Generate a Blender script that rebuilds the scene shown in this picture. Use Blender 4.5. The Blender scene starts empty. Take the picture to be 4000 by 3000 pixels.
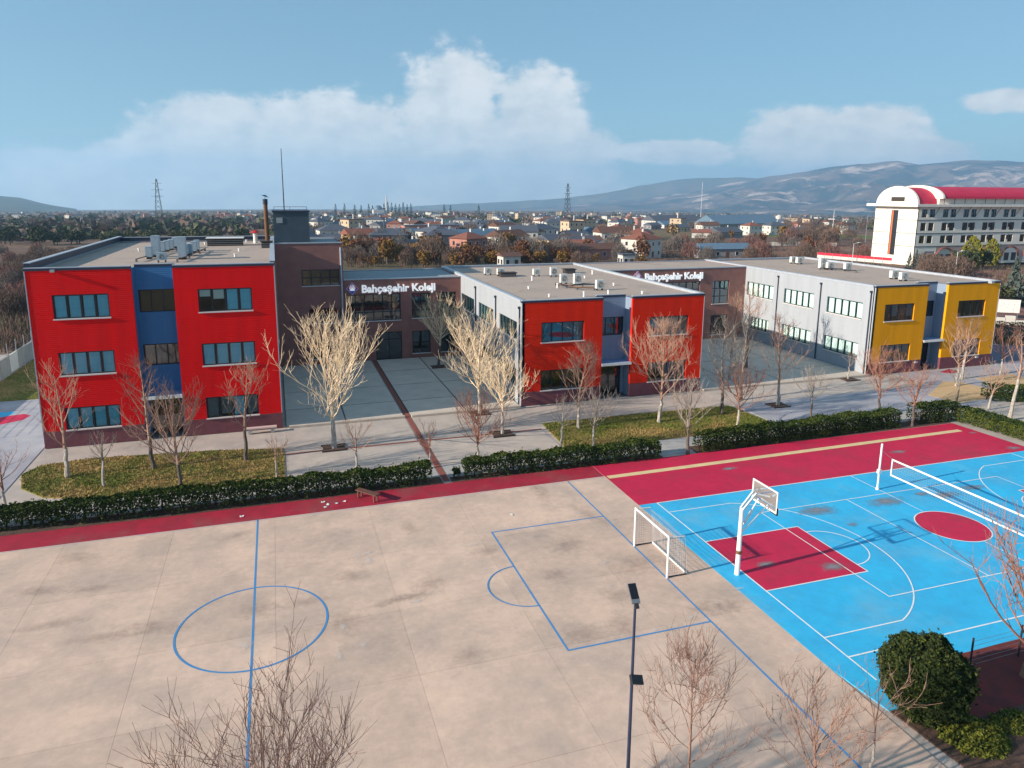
import bpy, math, random
from mathutils import Vector, Matrix
R = math.radians
PI = math.pi
sc = bpy.context.scene
col = sc.collection

# ------------------------------------------------------------------ camera
FPX, YAW, PITCH, ROLL, PPX, PPY, CAMH = 2784.28, .3136, .1898, .0060, -20.49, -207.68, 17.7
cy_, sy_, cp_, sp_ = math.cos(YAW), math.sin(YAW), math.cos(PITCH), math.sin(PITCH)
FW = Vector((sy_*cp_, cy_*cp_, -sp_)); RT0 = Vector((cy_, -sy_, 0)); UP0 = RT0.cross(FW)
RT = RT0*math.cos(ROLL)+UP0*math.sin(ROLL); UP = -RT0*math.sin(ROLL)+UP0*math.cos(ROLL)
cam = bpy.data.cameras.new('camera'); camo = bpy.data.objects.new('camera', cam); col.objects.link(camo)
mw = Matrix((RT, UP, -FW)).transposed().to_4x4(); mw.translation = Vector((0, 0, CAMH)); camo.matrix_world = mw
cam.sensor_width = 36; cam.lens = 36*FPX/4000; cam.shift_x = -PPX/4000; cam.shift_y = PPY/4000
cam.clip_start = .1; cam.clip_end = 40000
sc.camera = camo

# ------------------------------------------------------------------ light and sky
SUN_EL, SUN_AZ = R(20.4), R(5.0)          # the sun stands over -X, a little on the camera's side
SUN_DIR = Vector((-math.cos(SUN_AZ)*math.cos(SUN_EL), -math.sin(SUN_AZ)*math.cos(SUN_EL), math.sin(SUN_EL)))
sl = bpy.data.lights.new('sun', 'SUN'); sl.energy = 4.6; sl.angle = R(.5); sl.color = (1, .87, .71)
so = bpy.data.objects.new('sun', sl); col.objects.link(so)
so.rotation_euler = SUN_DIR.to_track_quat('Z', 'Y').to_euler(); so.location = (-60, -10, 60)
sc.view_settings.view_transform = 'Standard'; sc.view_settings.look = 'None'
sc.view_settings.exposure = .85; sc.view_settings.gamma = 1; sc.view_settings.use_curve_mapping = False
try:
    sc.cycles.use_denoising = True; sc.cycles.max_bounces = 7; sc.cycles.transparent_max_bounces = 10
    sc.cycles.volume_bounces = 1; sc.cycles.sample_clamp_indirect = 6
except Exception: pass

W = bpy.data.worlds.new('World'); sc.world = W; W.use_nodes = True
wt = W.node_tree; wt.nodes.clear()
def wn(t, **k):
    n = wt.nodes.new(t)
    for a, b in k.items(): setattr(n, a, b)
    return n
def wm(op, a, b=None, c=None, clamp=False):
    n = wn('ShaderNodeMath', operation=op); n.use_clamp = clamp
    for i, v in enumerate((a, b, c)):
        if v is None: continue
        if isinstance(v, (int, float)): n.inputs[i].default_value = v
        else: wt.links.new(v, n.inputs[i])
    return n.outputs[0]
sky = wn('ShaderNodeTexSky', sky_type='NISHITA'); sky.sun_disc = False
sky.sun_elevation = SUN_EL; sky.sun_rotation = math.atan2(SUN_DIR.x, SUN_DIR.y)
sky.altitude = 100; sky.air_density = 1.0; sky.dust_density = .1; sky.ozone_density = 2.0
tint = wn('ShaderNodeMix', data_type='RGBA', blend_type='MULTIPLY'); tint.inputs[0].default_value = 1
wt.links.new(sky.outputs[0], tint.inputs[6]); tint.inputs[7].default_value = (.58, .76, .80, 1)
tc = wn('ShaderNodeTexCoord'); sx = wn('ShaderNodeSeparateXYZ'); wt.links.new(tc.outputs['Generated'], sx.inputs[0])
azn = wm('ARCTAN2', sx.outputs[0], sx.outputs[1]); eln = wm('ARCSINE', sx.outputs[2])
cx = wn('ShaderNodeCombineXYZ'); wt.links.new(azn, cx.inputs[0]); wt.links.new(wm('MULTIPLY', eln, 1.5), cx.inputs[1])
def noise(scale, detail, rough, off=(0, 0, 0)):
    ad = wn('ShaderNodeVectorMath', operation='ADD'); wt.links.new(cx.outputs[0], ad.inputs[0]); ad.inputs[1].default_value = off
    n = wn('ShaderNodeTexNoise'); n.inputs['Scale'].default_value = scale; n.inputs['Detail'].default_value = detail
    n.inputs['Roughness'].default_value = rough; wt.links.new(ad.outputs[0], n.inputs['Vector']); return n.outputs['Fac']
def pxdir(px, py):
    v = RT*((px-2000-PPX)/FPX)+UP*((1500+PPY-py)/FPX)+FW; return v.normalized()
def pazel(px, py):
    v = pxdir(px, py); return math.atan2(v.x, v.y), math.asin(v.z)
# cumulus heads: (px, py, half width, half height in photo pixels); the same kind of bank goes on round the horizon
CL = [(1790, 380, 230, 190), (2080, 440, 230, 160), (1820, 560, 330, 150), (2200, 570, 200, 130), (1350, 500, 360, 150), (860, 490, 330, 110), (1100, 600, 480, 130), (1650, 700, 720, 150),
      (500, 690, 210, 110), (150, 720, 380, 110), (880, 740, 260, 80), (3120, 530, 200, 110), (3420, 520, 210, 110), (3560, 600, 190, 60), (2620, 590, 230, 40), (3920, 395, 150, 38)]
blobs = [(*pazel(x, y), hw/FPX, hh/FPX*1.15) for x, y, hw, hh in CL]
rr = random.Random(5)
a = 1.2
while a < 2*PI-.75:
    blobs.append((a if a < PI else a-2*PI, .05+rr.random()*.09, .07+rr.random()*.1, .03+rr.random()*.04)); a += .09+rr.random()*.16
den = None
for (ba, be, bw, bh) in blobs:
    d1 = wm('DIVIDE', wm('SUBTRACT', azn, ba), bw); d2 = wm('DIVIDE', wm('SUBTRACT', eln, be), bh)
    v = wm('SUBTRACT', 1.0, wm('SQRT', wm('ADD', wm('MULTIPLY', d1, d1), wm('MULTIPLY', d2, d2))))
    den = v if den is None else wm('SMOOTH_MAX', den, v, .25)
n1 = noise(9, 8, .62); n2 = noise(26, 7, .6, (3.1, 1.7, .4))
dn = wm('ADD', den, wm('ADD', wm('MULTIPLY', wm('SUBTRACT', n1, .5), 1.45), wm('MULTIPLY', wm('SUBTRACT', n2, .5), .75)))
low = wm('MULTIPLY', wm('DIVIDE', wm('SUBTRACT', .085, eln), .085, clamp=True), .34)      # the bank thickens towards the horizon all round
dn = wm('ADD', dn, low)
sm = wn('ShaderNodeMapRange', interpolation_type='SMOOTHSTEP'); wt.links.new(dn, sm.inputs[0])
sm.inputs[1].default_value = -.02; sm.inputs[2].default_value = .34; sm.inputs[3].default_value = 0; sm.inputs[4].default_value = .86
# light and shade inside the cloud: compare with the density a little towards the sun and up
n1b = noise(9, 8, .62, (.035, -.03, 0)); n2b = noise(26, 7, .6, (3.1+.014, 1.7-.016, .4))
lit = wm('ADD', wm('MULTIPLY', wm('SUBTRACT', n1, n1b), 2.2), wm('MULTIPLY', wm('SUBTRACT', n2, n2b), 1.4))
shade = wm('ADD', wm('MULTIPLY', lit, 1.2), wm('ADD', .42, wm('MULTIPLY', eln, 1.6)), clamp=True)
cr = wn('ShaderNodeMix', data_type='RGBA'); wt.links.new(shade, cr.inputs[0])
SKY_S = .1
cr.inputs[6].default_value = (3.9, 4.2, 4.4, 1); cr.inputs[7].default_value = (5.4, 5.4, 5.35, 1)
even = wn('ShaderNodeMix', data_type='RGBA'); even.inputs[0].default_value = .6; wt.links.new(tint.outputs[2], even.inputs[6]); even.inputs[7].default_value = (1.35, 2.42, 3.3, 1)   # thin high veil that evens the blue
mx = wn('ShaderNodeMix', data_type='RGBA'); wt.links.new(sm.outputs[0], mx.inputs[0]); wt.links.new(even.outputs[2], mx.inputs[6]); wt.links.new(cr.outputs[2], mx.inputs[7])
bg = wn('ShaderNodeBackground'); bg.inputs[1].default_value = SKY_S; wt.links.new(mx.outputs[2], bg.inputs[0])
wo = wn('ShaderNodeOutputWorld'); wt.links.new(bg.outputs[0], wo.inputs[0])

# ------------------------------------------------------------------ helpers
def hgt(x, y):
    d = math.hypot(x-20, y-40); return 0 if d < 75 else -.02*(d-75)
def gp(px, py, z=0):
    v = pxdir(px, py); t = (z-CAMH)/v.z; return v.x*t, v.y*t
def gt(px, py):
    """where the ray of a photo pixel meets the falling ground beyond the school"""
    v = pxdir(px, py); lo, hi = 1, 9000
    for _ in range(60):
        m = (lo+hi)/2
        if CAMH+v.z*m > hgt(v.x*m, v.y*m): lo = m
        else: hi = m
    return v.x*lo, v.y*lo, hgt(v.x*lo, v.y*lo)

class MB:
    def __init__(s): s.v = []; s.f = []; s.m = []
    def face(s, pts, m=0):
        i = len(s.v); s.v += [tuple(p) for p in pts]; s.f.append(tuple(range(i, i+len(pts)))); s.m.append(m)
    def box(s, x0, x1, y0, y1, z0, z1, m=0):
        i = len(s.v)
        s.v += [(x0, y0, z0), (x1, y0, z0), (x1, y1, z0), (x0, y1, z0), (x0, y0, z1), (x1, y0, z1), (x1, y1, z1), (x0, y1, z1)]
        for f in ((0, 3, 2, 1), (4, 5, 6, 7), (0, 1, 5, 4), (1, 2, 6, 5), (2, 3, 7, 6), (3, 0, 4, 7)):
            s.f.append(tuple(i+k for k in f)); s.m.append(m)
        return s
    def prism(s, poly, z0, z1, m=0):
        i = len(s.v); n = len(poly)
        s.v += [(x, y, z0) for x, y in poly]+[(x, y, z1) for x, y in poly]
        s.f.append(tuple(i+n+k for k in range(n))); s.m.append(m)
        s.f.append(tuple(i+k for k in reversed(range(n)))); s.m.append(m)
        for k in range(n):
            j = (k+1) % n; s.f.append((i+k, i+j, i+n+j, i+n+k)); s.m.append(m)
        return s
    def tube(s, pts, rad, n=6, m=0, cap=True):
        pts = [Vector(p) for p in pts]
        if not isinstance(rad, (list, tuple)): rad = [rad]*len(pts)
        base = len(s.v)
        for k, p in enumerate(pts):
            d = (pts[min(k+1, len(pts)-1)]-pts[max(k-1, 0)])
            if d.length < 1e-9: d = Vector((0, 0, 1))
            d.normalize()
            a = Vector((1, 0, 0)) if abs(d.x) < .8 else Vector((0, 1, 0))
            u = d.cross(a).normalized(); w = d.cross(u)
            for q in range(n):
                t = 2*PI*q/n; s.v.append(tuple(p+(u*math.cos(t)+w*math.sin(t))*rad[k]))
        for k in range(len(pts)-1):
            for q in range(n):
                q2 = (q+1) % n
                s.f.append((base+k*n+q, base+k*n+q2, base+(k+1)*n+q2, base+(k+1)*n+q)); s.m.append(m)
        if cap and n > 3:
            s.f.append(tuple(base+q for q in reversed(range(n)))); s.m.append(m)
            e = base+(len(pts)-1)*n; s.f.append(tuple(e+q for q in range(n))); s.m.append(m)
        return s
    def bar(s, a, b, w, h, m=0):
        """a straight bar of rectangular section"""
        a = Vector(a); b = Vector(b); d = (b-a).normalized()
        u = d.cross(Vector((0, 0, 1))); u = Vector((1, 0, 0)) if u.length < 1e-4 else u.normalized(); v = u.cross(d)
        i = len(s.v)
        for p in (a, b):
            for q, r in ((-1, -1), (1, -1), (1, 1), (-1, 1)): s.v.append(tuple(p+u*q*w/2+v*r*h/2))
        for f in ((3, 2, 1, 0), (4, 5, 6, 7), (0, 1, 5, 4), (1, 2, 6, 5), (2, 3, 7, 6), (3, 0, 4, 7)):
            s.f.append(tuple(i+k for k in f)); s.m.append(m)
        return s
    def wall(s, W_, H, holes, th=.25, m=0, z0=0):
        """wall in the local xz plane facing -y, with real openings and reveals"""
        us = sorted({0, W_, *[h[0] for h in holes], *[h[1] for h in holes]}); vs = sorted({z0, H, *[h[2] for h in holes], *[h[3] for h in holes]})
        for a, b in zip(us, us[1:]):
            for c, d in zip(vs, vs[1:]):
                um, vm = (a+b)/2, (c+d)/2
                if any(h[0] < um < h[1] and h[2] < vm < h[3] for h in holes): continue
                s.face([(a, 0, c), (b, 0, c), (b, 0, d), (a, 0, d)], m); s.face([(b, th, c), (a, th, c), (a, th, d), (b, th, d)], m)
        for a, b, c, d in holes:
            s.face([(a, 0, c), (a, 0, d), (a, th, d), (a, th, c)], m); s.face([(b, 0, d), (b, 0, c), (b, th, c), (b, th, d)], m)
            s.face([(a, 0, d), (b, 0, d), (b, th, d), (a, th, d)], m); s.face([(b, 0, c), (a, 0, c), (a, th, c), (b, th, c)], m)
        s.face([(0, 0, z0), (0, 0, H), (0, th, H), (0, th, z0)], m); s.face([(W_, 0, H), (W_, 0, z0), (W_, th, z0), (W_, th, H)], m)
        s.face([(0, 0, H), (W_, 0, H), (W_, th, H), (0, th, H)], m)
        return s
    def disc(s, c, r, n=16, axis='y', m=0):
        pts = []
        for k in range(n):
            t = 2*PI*k/n; a, b = r*math.cos(t), r*math.sin(t)
            pts.append((c[0]+a, c[1], c[2]+b) if axis == 'y' else (c[0]+a, c[1]+b, c[2]))
        s.face(pts, m); return s
    def mesh(s, name, mats, smooth=False):
        me = bpy.data.meshes.new(name); me.from_pydata(s.v, [], s.f)
        for m in (mats if isinstance(mats, (list, tuple)) else [mats]): me.materials.append(m)
        if any(s.m): me.polygons.foreach_set('material_index', s.m)
        if smooth: me.polygons.foreach_set('use_smooth', [True]*len(s.f))
        me.update(); return me

def obj(name, me, parent=None, loc=(0, 0, 0), rz=0, label=None):
    o = bpy.data.objects.new(name, me); col.objects.link(o); o.location = loc; o.rotation_euler = (0, 0, rz)
    if parent is not None: o.parent = parent
    if label: o['label'] = label
    return o
def tag(o, label, cat, group=None, kind=None):
    if label: o['label'] = label
    if cat: o['category'] = cat
    if group: o['group'] = group
    if kind: o['kind'] = kind
    return o
def thing(name, label, cat, loc=(0, 0, 0), rz=0, group=None):
    return tag(obj(name, None, None, loc, rz), label, cat, group)
def struct(name, me, loc=(0, 0, 0), label=None):
    o = obj(name, me, None, loc); o['kind'] = 'structure'
    if label: o['label'] = label
    return o
def copy_tree(o, parent=None):
    c = o.copy(); col.objects.link(c); c.parent = parent
    for ch in o.children: copy_tree(ch, c)
    return c

# ------------------------------------------------------------------ materials
def mat(name, c1, c2=None, scale=3, rough=.8, spec=.3, bump=0, bscale=40, detail=6, metal=0, c3=None, scale3=.3, f3=.5, coords='Object', lo=.35, hi=.65, stretch=None, lo3=.5, hi3=.7):
    m = bpy.data.materials.new(name); m.use_nodes = True; t = m.node_tree; b = t.nodes['Principled BSDF']
    b.inputs['Roughness'].default_value = rough; b.inputs['Specular IOR Level'].default_value = spec; b.inputs['Metallic'].default_value = metal
    b.inputs['Base Color'].default_value = (*c1, 1)
    if c2 is None and not bump: return m
    tc = t.nodes.new('ShaderNodeTexCoord'); vec = tc.outputs[coords] if coords != 'World' else t.nodes.new('ShaderNodeNewGeometry').outputs['Position']
    if stretch:
        mp = t.nodes.new('ShaderNodeMapping'); mp.inputs['Scale'].default_value = stretch; t.links.new(vec, mp.inputs[0]); vec = mp.outputs[0]
    def nz(s, d=detail, r=.6):
        n = t.nodes.new('ShaderNodeTexNoise'); n.inputs['Scale'].default_value = s; n.inputs['Detail'].default_value = d; n.inputs['Roughness'].default_value = r
        t.links.new(vec, n.inputs['Vector']); return n.outputs['Fac']
    def mr(s, lo, hi, to=1):
        n = t.nodes.new('ShaderNodeMapRange'); t.links.new(s, n.inputs[0]); n.inputs[1].default_value = lo; n.inputs[2].default_value = hi; n.inputs[4].default_value = to; return n.outputs[0]
    if c2 is not None:
        mx = t.nodes.new('ShaderNodeMix'); mx.data_type = 'RGBA'; mx.inputs[6].default_value = (*c1, 1); mx.inputs[7].default_value = (*c2, 1)
        t.links.new(mr(nz(scale), lo, hi), mx.inputs[0]); out = mx.outputs[2]
        if c3 is not None:
            m3 = t.nodes.new('ShaderNodeMix'); m3.data_type = 'RGBA'; t.links.new(out, m3.inputs[6]); m3.inputs[7].default_value = (*c3, 1)
            t.links.new(mr(nz(scale3, 8, .65), lo3, hi3, f3), m3.inputs[0]); out = m3.outputs[2]
        t.links.new(out, b.inputs['Base Color'])
    if bump:
        bp = t.nodes.new('ShaderNodeBump'); bp.inputs['Strength'].default_value = bump; bp.inputs['Distance'].default_value = .05
        t.links.new(nz(bscale, 4), bp.inputs['Height']); t.links.new(bp.outputs[0], b.inputs['Normal'])
    return m
def panel_mat(name, c, c2, pitch=.14, rough=.6, depth=.5):
    """profiled metal cladding: fine horizontal ribs, faint streaks"""
    m = mat(name, c, c2, scale=.7, rough=rough, spec=.12, stretch=(2.2, 2.2, .22), lo=.32, hi=.72, detail=9, c3=tuple(v*.62+.01 for v in c), scale3=.5, f3=.4, lo3=.52, hi3=.75)
    t = m.node_tree; b = t.nodes['Principled BSDF']; tc = t.nodes.new('ShaderNodeTexCoord')
    w = t.nodes.new('ShaderNodeTexWave'); w.bands_direction = 'Z'; w.inputs['Scale'].default_value = 1/pitch/3.18; w.inputs['Distortion'].default_value = 0
    t.links.new(tc.outputs['Object'], w.inputs['Vector'])
    bp = t.nodes.new('ShaderNodeBump'); bp.inputs['Strength'].default_value = depth; bp.inputs['Distance'].default_value = .012
    t.links.new(w.outputs['Fac'], bp.inputs['Height']); t.links.new(bp.outputs[0], b.inputs['Normal']); return m
def glass_mat(name, tintc, refl=.12, rough=.03):
    m = bpy.data.materials.new(name); m.use_nodes = True; t = m.node_tree; t.nodes.clear()
    o = t.nodes.new('ShaderNodeOutputMaterial'); tr = t.nodes.new('ShaderNodeBsdfTransparent'); tr.inputs[0].default_value = (*tintc, 1)
    gl = t.nodes.new('ShaderNodeBsdfGlossy'); gl.inputs['Roughness'].default_value = rough; gl.inputs['Color'].default_value = (.9, .95, 1, 1)
    fr = t.nodes.new('ShaderNodeFresnel'); fr.inputs[0].default_value = 1.5
    ad = t.nodes.new('ShaderNodeMath'); ad.operation = 'ADD'; ad.inputs[1].default_value = refl; ad.use_clamp = True; t.links.new(fr.outputs[0], ad.inputs[0])
    mx = t.nodes.new('ShaderNodeMixShader'); t.links.new(ad.outputs[0], mx.inputs[0]); t.links.new(tr.outputs[0], mx.inputs[1]); t.links.new(gl.outputs[0], mx.inputs[2])
    t.links.new(mx.outputs[0], o.inputs[0]); return m
M = {}
M['red_a'] = panel_mat('red_cladding', (.80, .006, .007), (.66, .005, .007))
M['red_b'] = panel_mat('vermilion_cladding', (.82, .026, .005), (.68, .02, .004))
M['yellow'] = panel_mat('yellow_cladding', (.90, .37, .004), (.78, .315, .004))
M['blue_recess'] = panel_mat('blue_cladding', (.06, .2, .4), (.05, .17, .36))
M['shaded_grey_recess'] = panel_mat('shade_toned_grey_cladding', (.24, .31, .42), (.21, .28, .38))  # light grey panels, with the bluish shade of the recess painted into their colour
M['grey_panel'] = panel_mat('light_grey_cladding', (.37, .40, .44), (.32, .35, .39), pitch=.3, depth=.25)
M['brown'] = mat('brown_render', (.31, .14, .12), (.25, .115, .10), scale=1.2, rough=.75, bump=.15, bscale=60)
M['plinth'] = mat('maroon_plinth', (.20, .065, .08), (.15, .05, .065), scale=2, rough=.6)
M['dark_trim'] = mat('dark_blue_trim', (.03, .04, .07), rough=.4)
M['cap'] = mat('metal_coping', (.42, .46, .52), (.34, .38, .44), scale=2, rough=.45, spec=.5)
M['roof'] = mat('roof_felt', (.50, .40, .34), (.38, .30, .255), scale=18, rough=.95, bump=.4, bscale=70, c3=(.30, .25, .22), scale3=.35, f3=.65)
M['roof_grey'] = mat('roof_membrane_grey', (.33, .35, .36), (.26, .28, .30), scale=6, rough=.9, bump=.2)
M['frame'] = mat('window_frame_dark', (.012, .02, .035), rough=.4, spec=.4)
M['frame_teal'] = mat('window_frame_teal', (.015, .05, .06), rough=.4, spec=.4)
M['sill'] = mat('sill_stone', (.62, .56, .55), rough=.6)
M['glass'] = glass_mat('window_glass', (.86, .94, .95), .03)
M['glass_dark'] = glass_mat('window_glass_dark', (.35, .45, .48), .10)
M['blind_blue'] = mat('blind_teal', (.26, .72, .88), (.21, .62, .78), scale=4, rough=.8)
M['blind_mint'] = mat('blind_mint', (.72, .80, .77), (.62, .72, .7), scale=4, rough=.8)
M['blind_grey'] = mat('blind_grey', (.20, .27, .31), (.14, .2, .24), scale=3, rough=.8)
M['blind_tan'] = mat('blind_tan', (.30, .28, .2), (.24, .22, .17), scale=3, rough=.8)
M['slab'] = mat('interior_concrete', (.12, .12, .12), rough=.9)
M['black'] = mat('black_rubber', (.01, .01, .012), rough=.6)
M['white'] = mat('white_paint', (.80, .80, .78), (.70, .70, .68), scale=5, rough=.5)
M['white_metal'] = mat('white_painted_steel', (.82, .82, .80), (.72, .72, .7), scale=6, rough=.4, spec=.5)
M['ac_body'] = mat('ac_casing', (.72, .73, .70), (.62, .63, .6), scale=4, rough=.5)
M['ac_grey'] = mat('ac_casing_grey', (.38, .46, .52), (.32, .40, .46), scale=4, rough=.5)
M['grille'] = mat('fan_grille', (.05, .055, .06), rough=.6)
M['steel'] = mat('galvanised_steel', (.30, .31, .33), (.22, .23, .25), scale=8, rough=.5, metal=.6)
M['dark_steel'] = mat('dark_steel', (.03, .03, .035), rough=.5)
M['rust'] = mat('rust_brown_pipe', (.20, .10, .05), (.12, .06, .035), scale=6, rough=.8)
M['red_paint'] = mat('red_paint', (.5, .02, .02), rough=.5)
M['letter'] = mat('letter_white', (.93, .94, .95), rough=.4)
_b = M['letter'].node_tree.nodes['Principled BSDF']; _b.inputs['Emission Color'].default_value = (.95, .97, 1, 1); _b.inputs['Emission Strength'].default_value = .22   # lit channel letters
M['louvre'] = mat('dark_brown_louvre', (.045, .035, .03), rough=.7)
M['concrete'] = mat('pitch_concrete', (.69, .495, .385), (.51, .385, .315), scale=.33, rough=.9, detail=14, bump=.12, bscale=25, c3=(.36, .285, .25), scale3=.22, f3=.65, lo=.36, hi=.66, lo3=.5, hi3=.74, coords='World')
def per_piece(m, amt, fine, fscale):
    """each cast piece a shade lighter or darker, and fine grime"""
    t = m.node_tree; b = t.nodes['Principled BSDF']; src = b.inputs['Base Color'].links[0].from_socket
    oi = t.nodes.new('ShaderNodeObjectInfo'); ge = t.nodes.new('ShaderNodeNewGeometry'); n = t.nodes.new('ShaderNodeTexNoise'); n.inputs['Scale'].default_value = fscale; n.inputs['Detail'].default_value = 9; n.inputs['Roughness'].default_value = .75
    t.links.new(ge.outputs['Position'], n.inputs['Vector'])
    a = t.nodes.new('ShaderNodeMath'); a.operation = 'MULTIPLY_ADD'; t.links.new(oi.outputs['Random'], a.inputs[0]); a.inputs[1].default_value = amt; a.inputs[2].default_value = 1-amt/2-fine/2
    c = t.nodes.new('ShaderNodeMath'); c.operation = 'MULTIPLY_ADD'; t.links.new(n.outputs['Fac'], c.inputs[0]); c.inputs[1].default_value = fine; t.links.new(a.outputs[0], c.inputs[2])
    mx = t.nodes.new('ShaderNodeMix'); mx.data_type = 'RGBA'; mx.blend_type = 'MULTIPLY'; mx.inputs[0].default_value = 1; t.links.new(src, mx.inputs[6]); t.links.new(c.outputs[0], mx.inputs[7]); t.links.new(mx.outputs[2], b.inputs['Base Color'])
per_piece(M['concrete'], .12, .6, 2.4)
M['paving'] = mat('site_paving', (.50, .43, .38), (.40, .35, .32), scale=.5, rough=.9, detail=9, bump=.12, bscale=20, c3=(.27, .25, .25), scale3=.18, f3=.5)
M['court_paving'] = mat('courtyard_paving', (.60, .52, .45), (.51, .45, .39), scale=.6, rough=.85, detail=9, bump=.15, bscale=25)
M['grey_paving'] = mat('grey_paving', (.42, .41, .44), (.31, .31, .36), scale=.45, rough=.9, detail=9, c3=(.25, .25, .30), scale3=.25, f3=.6)
per_piece(M['paving'], .12, .5, 1.2); per_piece(M['court_paving'], .1, .35, 1.0)
M['joint'] = mat('dark_joint', (.10, .08, .075), rough=.9)
M['pale_joint'] = mat('pale_joint', (.42, .34, .28), (.6, .5, .43), scale=.8, rough=.9)
M['red_strip'] = mat('red_brick_strip', (.28, .09, .07), (.2, .065, .055), scale=5, rough=.9)
M['tan'] = mat('tan_sand', (.58, .40, .22), (.50, .34, .19), scale=1.5, rough=.95, bump=.2)
M['court_blue'] = mat('court_blue_paint', (.035, .49, .82), (.045, .40, .70), scale=.4, rough=.65, detail=12, c3=(.17, .46, .64), scale3=.3, f3=.6, bump=.05, bscale=60)
M['court_red'] = mat('court_red_paint', (.58, .018, .07), (.50, .016, .062), scale=.6, rough=.65, detail=9, c3=(.34, .05, .07), scale3=.3, f3=.5, bump=.05, bscale=60)
M['track_red'] = mat('track_red_paint', (.40, .018, .045), (.30, .02, .04), scale=.9, rough=.75, detail=9, c3=(.24, .08, .075), scale3=.35, f3=.7)
per_piece(M['court_blue'], 0, .45, 2.2); per_piece(M['court_red'], 0, .55, 2.2); per_piece(M['track_red'], 0, .8, 1.6)
M['worn'] = mat('worn_grey_patch', (.24, .24, .26), (.2, .27, .36), scale=1.4, rough=.8)
M['line_white'] = mat('line_white', (.84, .84, .82), (.45, .60, .72), scale=2.2, rough=.6, lo=.5, hi=.78, coords='World')
M['line_cream'] = mat('line_cream', (.78, .60, .32), (.66, .5, .28), scale=1.5, rough=.7)
M['line_blue'] = mat('line_blue', (.045, .25, .56), (.12, .27, .48), scale=.9, rough=.7, lo=.4, hi=.75)
M['soil'] = mat('dark_soil', (.13, .075, .055), (.07, .045, .035), scale=2.2, rough=1, bump=.6, bscale=12)
M['lawn'] = mat('lawn_soil', (.15, .15, .03), (.34, .22, .08), scale=.35, rough=1, detail=9, bump=.5, bscale=14, lo=.42, hi=.58)
M['grass_g'] = mat('grass_green', (.11, .14, .018), (.15, .17, .03), scale=1, rough=.9)
M['grass_y'] = mat('grass_dry', (.40, .27, .10), (.28, .20, .07), scale=1, rough=.9)
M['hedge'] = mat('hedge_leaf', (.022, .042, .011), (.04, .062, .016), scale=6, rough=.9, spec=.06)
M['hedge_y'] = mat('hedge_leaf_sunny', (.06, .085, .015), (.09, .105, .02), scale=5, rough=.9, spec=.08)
M['ball'] = mat('laurel_leaf', (.022, .036, .012), (.045, .058, .016), scale=5, rough=.75, spec=.12)
M['cover'] = mat('ground_cover_leaf', (.19, .19, .022), (.12, .135, .02), scale=3, rough=.7)
M['stem'] = mat('hedge_stem', (.05, .035, .025), rough=.9)
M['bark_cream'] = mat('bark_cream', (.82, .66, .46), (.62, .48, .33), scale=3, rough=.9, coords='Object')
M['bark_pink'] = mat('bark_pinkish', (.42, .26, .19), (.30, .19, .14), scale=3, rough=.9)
M['bark_grey'] = mat('bark_grey', (.32, .27, .23), (.22, .18, .155), scale=3, rough=.9)
M['bark_red'] = mat('bark_reddish', (.33, .16, .11), (.22, .11, .08), scale=3, rough=.9)
M['bark_dark'] = mat('bark_dark', (.36, .21, .16), (.23, .14, .115), scale=4, rough=.9)
M['trunk_pale'] = mat('trunk_pale', (.50, .45, .40), (.30, .26, .22), scale=5, rough=.9)
M['trunk_dark'] = mat('trunk_dark', (.15, .12, .10), (.09, .07, .06), scale=5, rough=.9)
M['cwall'] = mat('boundary_concrete', (.42, .42, .42), (.34, .34, .34), scale=1, rough=.9)
M['lamp_black'] = mat('lamp_black', (.012, .013, .016), rough=.35, spec=.5)
M['lamp_blue'] = mat('lamp_pole_slate', (.035, .045, .09), rough=.45)
M['lens'] = mat('lamp_lens', (.35, .38, .40), rough=.25)
M['net'] = mat('net_cord', (.42, .42, .44), rough=.9)
M['acrylic'] = glass_mat('acrylic_board', (.90, .94, .97), .03)
M['brown_wood'] = mat('weathered_wood', (.16, .07, .05), (.10, .05, .04), scale=6, rough=.8)

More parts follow.
